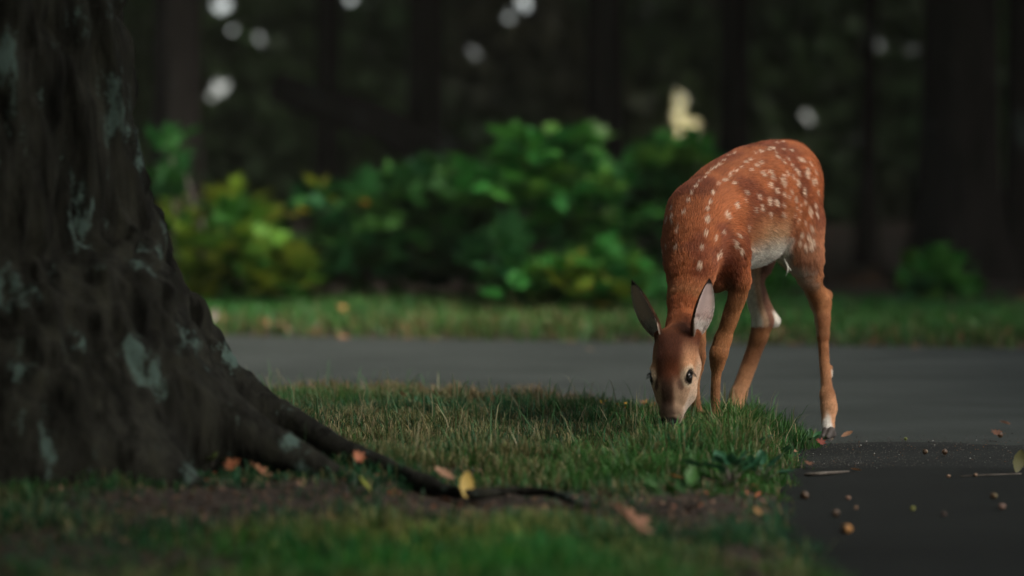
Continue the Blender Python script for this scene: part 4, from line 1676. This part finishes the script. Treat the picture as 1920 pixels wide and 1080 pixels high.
fallen('brown orange leaf in the soil below the trunk, right one of the pair', 500, 915, .045, (.30, .13, .06), 'oak', (40, 10, 70), .015, k=1)
fallen('orange-brown leaf on bare soil beneath the pale green sprout', 845, 735 + 220, .028, BR, 'oval', (20, 5, 150), .01)
fallen('red leaf touching the near hind hoof of the fawn', 1545, 842, .026, RD, 'oak', (40, -10, 30), .006)
fallen('curled tan leaf just right of the near hind hoof', 1578, 826, .028, TN, 'oval', (25, 20, -70), .006)
fallen('rust leaf upright in the grass below the forelegs', 1310, 885, .028, (.34, .10, .04), 'oak', (70, 10, -15), .008)
fallen('flat orange leaf at the bare front edge of the lawn', 1283, 912, .024, OR, 'oval', (15, 0, 95), .012)
fallen('small orange leaf in the crack of the driveway beyond the stick', 1615, 886, .020, OR, 'oval', (10, 5, 90), .003)
fallen('brown leaf on the grass edge left of the stick', 1518, 880, .026, BR, 'oak', (20, 15, 10), .006, k=1)
fallen('tan leaf on the lawn edge near the crack of the driveway', 1498, 862, .026, TN, 'oval', (30, 5, 50), .008)
fallen('upright olive leaf at the right edge of the rough asphalt', 1903, 888, .045, (.10, .10, .03), 'oval', (78, 20, 10), .002)
fallen('orange-brown leaf far right on the road behind the rough strip', 1895, 800, .03, (.3, .12, .05), 'oak', (15, 10, 60), .004)
fallen('dark curled leaf at the right on the edge of the rough strip', 1870, 822, .03, BR, 'oak', (30, 0, 0), .004, k=1)
fallen('blurred rust leaf at the bottom of the driveway edge', 1500, 1038, .03, (.3, .10, .05), 'oak', (20, 0, 60), .004)
fallen('blurred tan leaf at the lower lawn edge left of the brown acorn', 1425, 975, .022, (.35, .2, .07), 'oval', (30, 0, 20), .006)
fallen('pale leaf lying on the road to the right of the fawn ears', 1113, 660, .03, (.25, .18, .12), 'oval', (15, 0, 60), .003)
fallen('orange leaf blurred in the verge grass left of the shrubs gap', 645, 610, .045, (.42, .22, .05), 'oak', (50, 0, 30), .05)
fallen('yellow leaf at the road edge of the verge right of the fawn', 1735, 644, .05, (.4, .26, .05), 'oak', (30, 0, 30), .02)
fallen('rust leaf in the verge grass below the isolated plant', 1800, 630, .06, (.25, .11, .05), 'oak', (50, 0, 80), .03)
fallen('upright pale curled leaf against the right flare of the big trunk', 395, 605, .06, (.15, .13, .10), 'oval', (75, 25, 20), .0, Y=8.9)

# orange and yellow weeds at the far lawn edge by the muzzle
def weed(label, px, py, Y, h, col, n, spread, size, group='small weeds in the lawn'):
    b = W(px, py, Y)
    b[2] = float(lawn_z(b[None, :2])[0])
    root = empty('weed', b)
    tag(root, label, 'weed', group)
    r = random.Random(int(px))
    for k in range(n):
        a = r.uniform(0, 6.28)
        tip = np.array([math.cos(a) * spread * r.uniform(.3, 1), math.sin(a) * spread * r.uniform(.3, 1), h * r.uniform(.5, 1)])
        V, F = tube([(0, 0, 0), tip * [.4, .4, .6], tip], [.0012, .001, .0006], 5)
        mesh_np('stem', V, F, M['twig'], root)
        o = bpy.data.objects.new('leaf', OVAL[k % 2])
        o.location = tip
        o.rotation_euler = (r.uniform(.1, .9), r.uniform(-.4, .4), a - 1.57)
        s = size * r.uniform(.7, 1.2)
        o.scale = (s, s, s)
        kk = r.uniform(.7, 1.2)
        o.color = (col[0] * kk, col[1] * kk, col[2] * kk, 1)
        link(o, root)


weed('orange dried weed at the road edge left of the fawn face', 1208, 745, 5.78, .055, (.50, .22, .06), 14, .030, .018)
weed('tan seed-headed weed at the road edge above the muzzle level, left of the orange one', 1105, 745, 5.95, .040, (.34, .22, .11), 10, .028, .014)
weed('small yellow weed in the lawn left of the muzzle', 1128, 785, 5.35, .040, (.65, .42, .02), 6, .014, .009)
weed('yellow-orange weed in the lawn close beside the muzzle', 1168, 790, 5.25, .038, (.60, .33, .03), 6, .016, .010)
weed('brownish seed weed at the road edge behind the right hind hoof', 1425, 775, 5.45, .045, (.30, .17, .07), 12, .022, .014)
weed('broad-leaved teal weed at the lawn corner beside the driveway', 1405, 900, 4.62, .035, (.03, .13, .06), 12, .030, .030)
weed('dark green weed between the hind hooves of the fawn', 1516, 826, 4.98, .030, (.03, .12, .04), 10, .020, .022)
weed('green broad-leaved weed in front of the stick, on the lawn corner', 1470, 880, 4.72, .030, (.025, .12, .05), 10, .025, .024)
weed('blurred teal weed low on the lawn edge in the right foreground', 1370, 965, 4.1, .045, (.025, .12, .055), 16, .045, .038)
weed('second blurred teal weed nearer the camera along the lawn edge', 1430, 950, 4.25, .035, (.022, .11, .05), 12, .030, .030)
weed('pale green sprout on the bare soil below the trunk', 300, 930, 3.98, .050, (.16, .20, .07), 9, .022, .032)
weed('small pale green sprout right of the sprout below the trunk', 395, 915, 4.02, .030, (.12, .17, .05), 6, .018, .022)
weed('bright blurred green weed in the near left of the driveway edge', 1290, 1040, 3.75, .04, (.05, .16, .03), 14, .05, .034)


def acorn(label, px, py, r, col, cap=True, rz=0, name='acorn', cat='acorn'):
    p = ground_at(px, py)
    root = empty(name, (p[0], p[1], max(p[2], .005) + r * .80), rz)
    tag(root, label, cat, 'nuts and pods dropped on the driveway')
    V, F = [], []
    m, s = 9, 12
    for i in range(m + 1):
        t = i / m
        x = (-.9 + 2.1 * t) * r
        q = r * .85 * math.sqrt(max(0, 1 - (2 * t - 1) ** 2)) * (1 - .15 * t) + (.0004 if i in (0, m) else 0)
        for k in range(s):
            a = 2 * math.pi * k / s
            V.append((x, q * math.cos(a), q * math.sin(a)))
    for i in range(m):
        for k in range(s):
            F.append((i * s + k, i * s + (k + 1) % s, (i + 1) * s + (k + 1) % s, (i + 1) * s + k))
    o = mesh_np('nut', V, np.array(F), M['nut'], root)
    o.color = (*col, 1)
    if cap:
        V, F = [], []
        for i in range(6):
            t = i / 5
            x = (-1.05 + .75 * t) * r
            q = r * (.25 + .75 * math.sin(t * 1.5))
            for k in range(s):
                a = 2 * math.pi * k / s
                V.append((x, q * math.cos(a) * 1.0, q * math.sin(a)))
        F = [(i * s + k, i * s + (k + 1) % s, (i + 1) * s + (k + 1) % s, (i + 1) * s + k) for i in range(5) for k in range(s)]
        o = mesh_np('cap', V, np.array(F), M['nut'], root)
        o.color = (.10, .06, .035, 1)


acorn('golden brown acorn, the largest and nearest on the driveway', 1586, 1000, .0088, (.45, .22, .06), True, .3)
acorn('brown acorn near the lawn edge, upper left of the golden one', 1509, 935, .0075, (.16, .09, .05), True, 1.2)
acorn('small tan nut straight above the golden acorn', 1590, 937, .0042, (.26, .15, .10), False, 0)
acorn('dark brown acorn just above the golden acorn to its left', 1567, 968, .0065, (.14, .08, .05), True, 2.2)
acorn('tiny tan nut between the golden acorn and the stick', 1605, 955, .0038, (.25, .15, .09), False, 1)
acorn('yellow-green nut alone in the middle of the driveway', 1711, 957, .0042, (.22, .24, .05), False, .4)
acorn('brown grey nut on the rough strip, left of the reddish one', 1735, 851, .0058, (.17, .14, .09), True, .8)
acorn('reddish brown nut on the rough strip', 1771, 852, .0062, (.28, .14, .09), True, 2.0)
acorn('tan nut just below the crack, left one of two', 1778, 896, .0040, (.22, .14, .09), False, 0)
acorn('tan nut just below the crack, right one of two', 1829, 894, .0044, (.22, .14, .09), False, 1)
acorn('greenish brown nut near the right edge of the driveway', 1863, 935, .0062, (.15, .12, .05), True, .5)
acorn('pinkish nut at the right below the greenish brown one', 1878, 955, .0060, (.20, .12, .09), False, .2)
acorn('dull brown nut low in the middle of the driveway', 1770, 968, .0050, (.10, .065, .05), False, 2)
acorn('dark red nut at the edge of the rough strip at far right', 1875, 820, .0065, (.25, .09, .06), True, 2)
acorn('small green nut on the road just past the rough strip', 1698, 826, .0045, (.18, .22, .05), False, 2)

V, F = tube([G(1508, 890, .012), G(1535, 888, .014), G(1565, 886, .013), G(1592, 884, .010)], [.0030, .0034, .0030, .0018], 8)
tag(mesh_np('stick', V, F, M['twig']), 'short grey stick lying along the crack in the driveway', 'stick', None)
V, F = tube([G(1800, 893, .010), G(1860, 890, .012), G(1915, 888, .010)], [.0012, .0015, .0010], 6)
tag(mesh_np('stick', V, F, M['twig']), 'thin straw stalk on the driveway at the right edge', 'stick', None)


def stones(P, size, col, rng=RNG):
    """small tumbled octahedral stones"""
    n = len(P)
    base = np.array([(1, 0, 0), (0, 1, 0), (-1, 0, 0), (0, -1, 0), (0, 0, .7), (0, 0, -.7)], float)
    V = P[:, None] + base[None] * size[:, None, None] * rng.uniform(.5, 1.3, (n, 6, 1)) * [1, 1, 1]
    t = np.array([(0, 1, 4), (1, 2, 4), (2, 3, 4), (3, 0, 4), (1, 0, 5), (2, 1, 5), (3, 2, 5), (0, 3, 5)])
    F = (np.arange(n)[:, None, None] * 6 + t[None]).reshape(-1, 3)
    return V.reshape(-1, 3), F, np.repeat(col, 6, 0)


def grit():
    n = 9000
    X = RNG.uniform(.45, 1.9, n)
    Y = np.where(RNG.uniform(0, 1, n) < .7, RNG.uniform(4.62, 5.10, n), RNG.uniform(3.3, 5.3, n))
    P = np.c_[X, Y]
    P = P[lawn_sd(P) < .03]
    P = np.concatenate([P, np.c_[RNG.normal(.62, .07, 500), RNG.normal(4.66, .05, 500)]])
    P = np.concatenate([P, np.c_[RNG.uniform(.62, 2.2, 1600), 5.1 + RNG.normal(0, .07, 1600)]])
    n = len(P)
    g = RNG.uniform(0, 1, n)
    c = mixc((.03, .029, .028), (.12, .11, .10), RNG.uniform(0, 1, n))
    c = np.where((g < .022)[:, None], np.array([.42, .41, .38]), c)
    c = np.where((g > .93)[:, None], np.array([.16, .08, .04]), c)
    s = .0005 + .0018 * RNG.uniform(0, 1, n) ** 3
    V, F, C = stones(np.c_[P, .007 + s * .3], s, c)
    tag(mesh_np('grit', V, F, M['litter'], color=C), 'grit and tiny pale stones scattered on the dark asphalt', kind='stuff')


grit()


def litter():
    """brown crumbs of leaf and bark on the bare soil and in the grass"""
    n = 16000
    X = RNG.uniform(-1.5, .62, n)
    Y = RNG.uniform(2.9, 6.0, n)
    P = np.c_[X, Y]
    P = P[lawn_sd(P) > -.03]
    P3 = np.c_[P, lawn_z(P)]
    px, py = pix(P3)
    d = .12 + .9 * ell(px, py, 1330, 935, 240, 60) + .8 * ell(px, py, 450, 930, 450, 70) + .7 * ell(px, py, 900, 950, 330, 45) + .5 * ell(px, py, 1420, 1050, 120, 60)
    k = RNG.uniform(0, 1, len(P3)) < d
    P3 = P3[k]
    n = len(P3)
    P3[:, 2] += RNG.uniform(.001, .008, n)
    c = mixc((.05, .03, .02), (.26, .15, .09), RNG.uniform(0, 1, n) ** 1.5)
    c = np.where((RNG.uniform(0, 1, n) < .08)[:, None], np.array([.34, .11, .05]), c)
    V, F, C = leaf_cloud(P3, RNG.uniform(.004, .018, n) * RNG.uniform(.4, 1, n), c, up=1.6)
    tag(mesh_np('leaf_litter', V, F, M['litter'], color=C, smooth=False), 'brown crumbs of dead leaves on the soil and lawn', kind='stuff')
    # the same under the wood's edge and in the verge
    m = 5000
    P = np.c_[RNG.uniform(-4, 4, m), RNG.uniform(8.0, 16, m)]
    P = P[P[:, 1] > road_far(P[:, 0]) - .03]
    z = np.where(P[:, 1] < 11.3, verge_z(P), hillz(P))
    c = mixc((.06, .035, .02), (.25, .13, .06), RNG.uniform(0, 1, len(P)))
    V, F, C = leaf_cloud(np.c_[P, z + .02], RNG.uniform(.03, .08, len(P)), c, up=1.2)
    tag(mesh_np('leaf_litter', V, F, M['litter'], color=C, smooth=False), 'dead leaves lying along the verge and under the wood', kind='stuff')


litter()
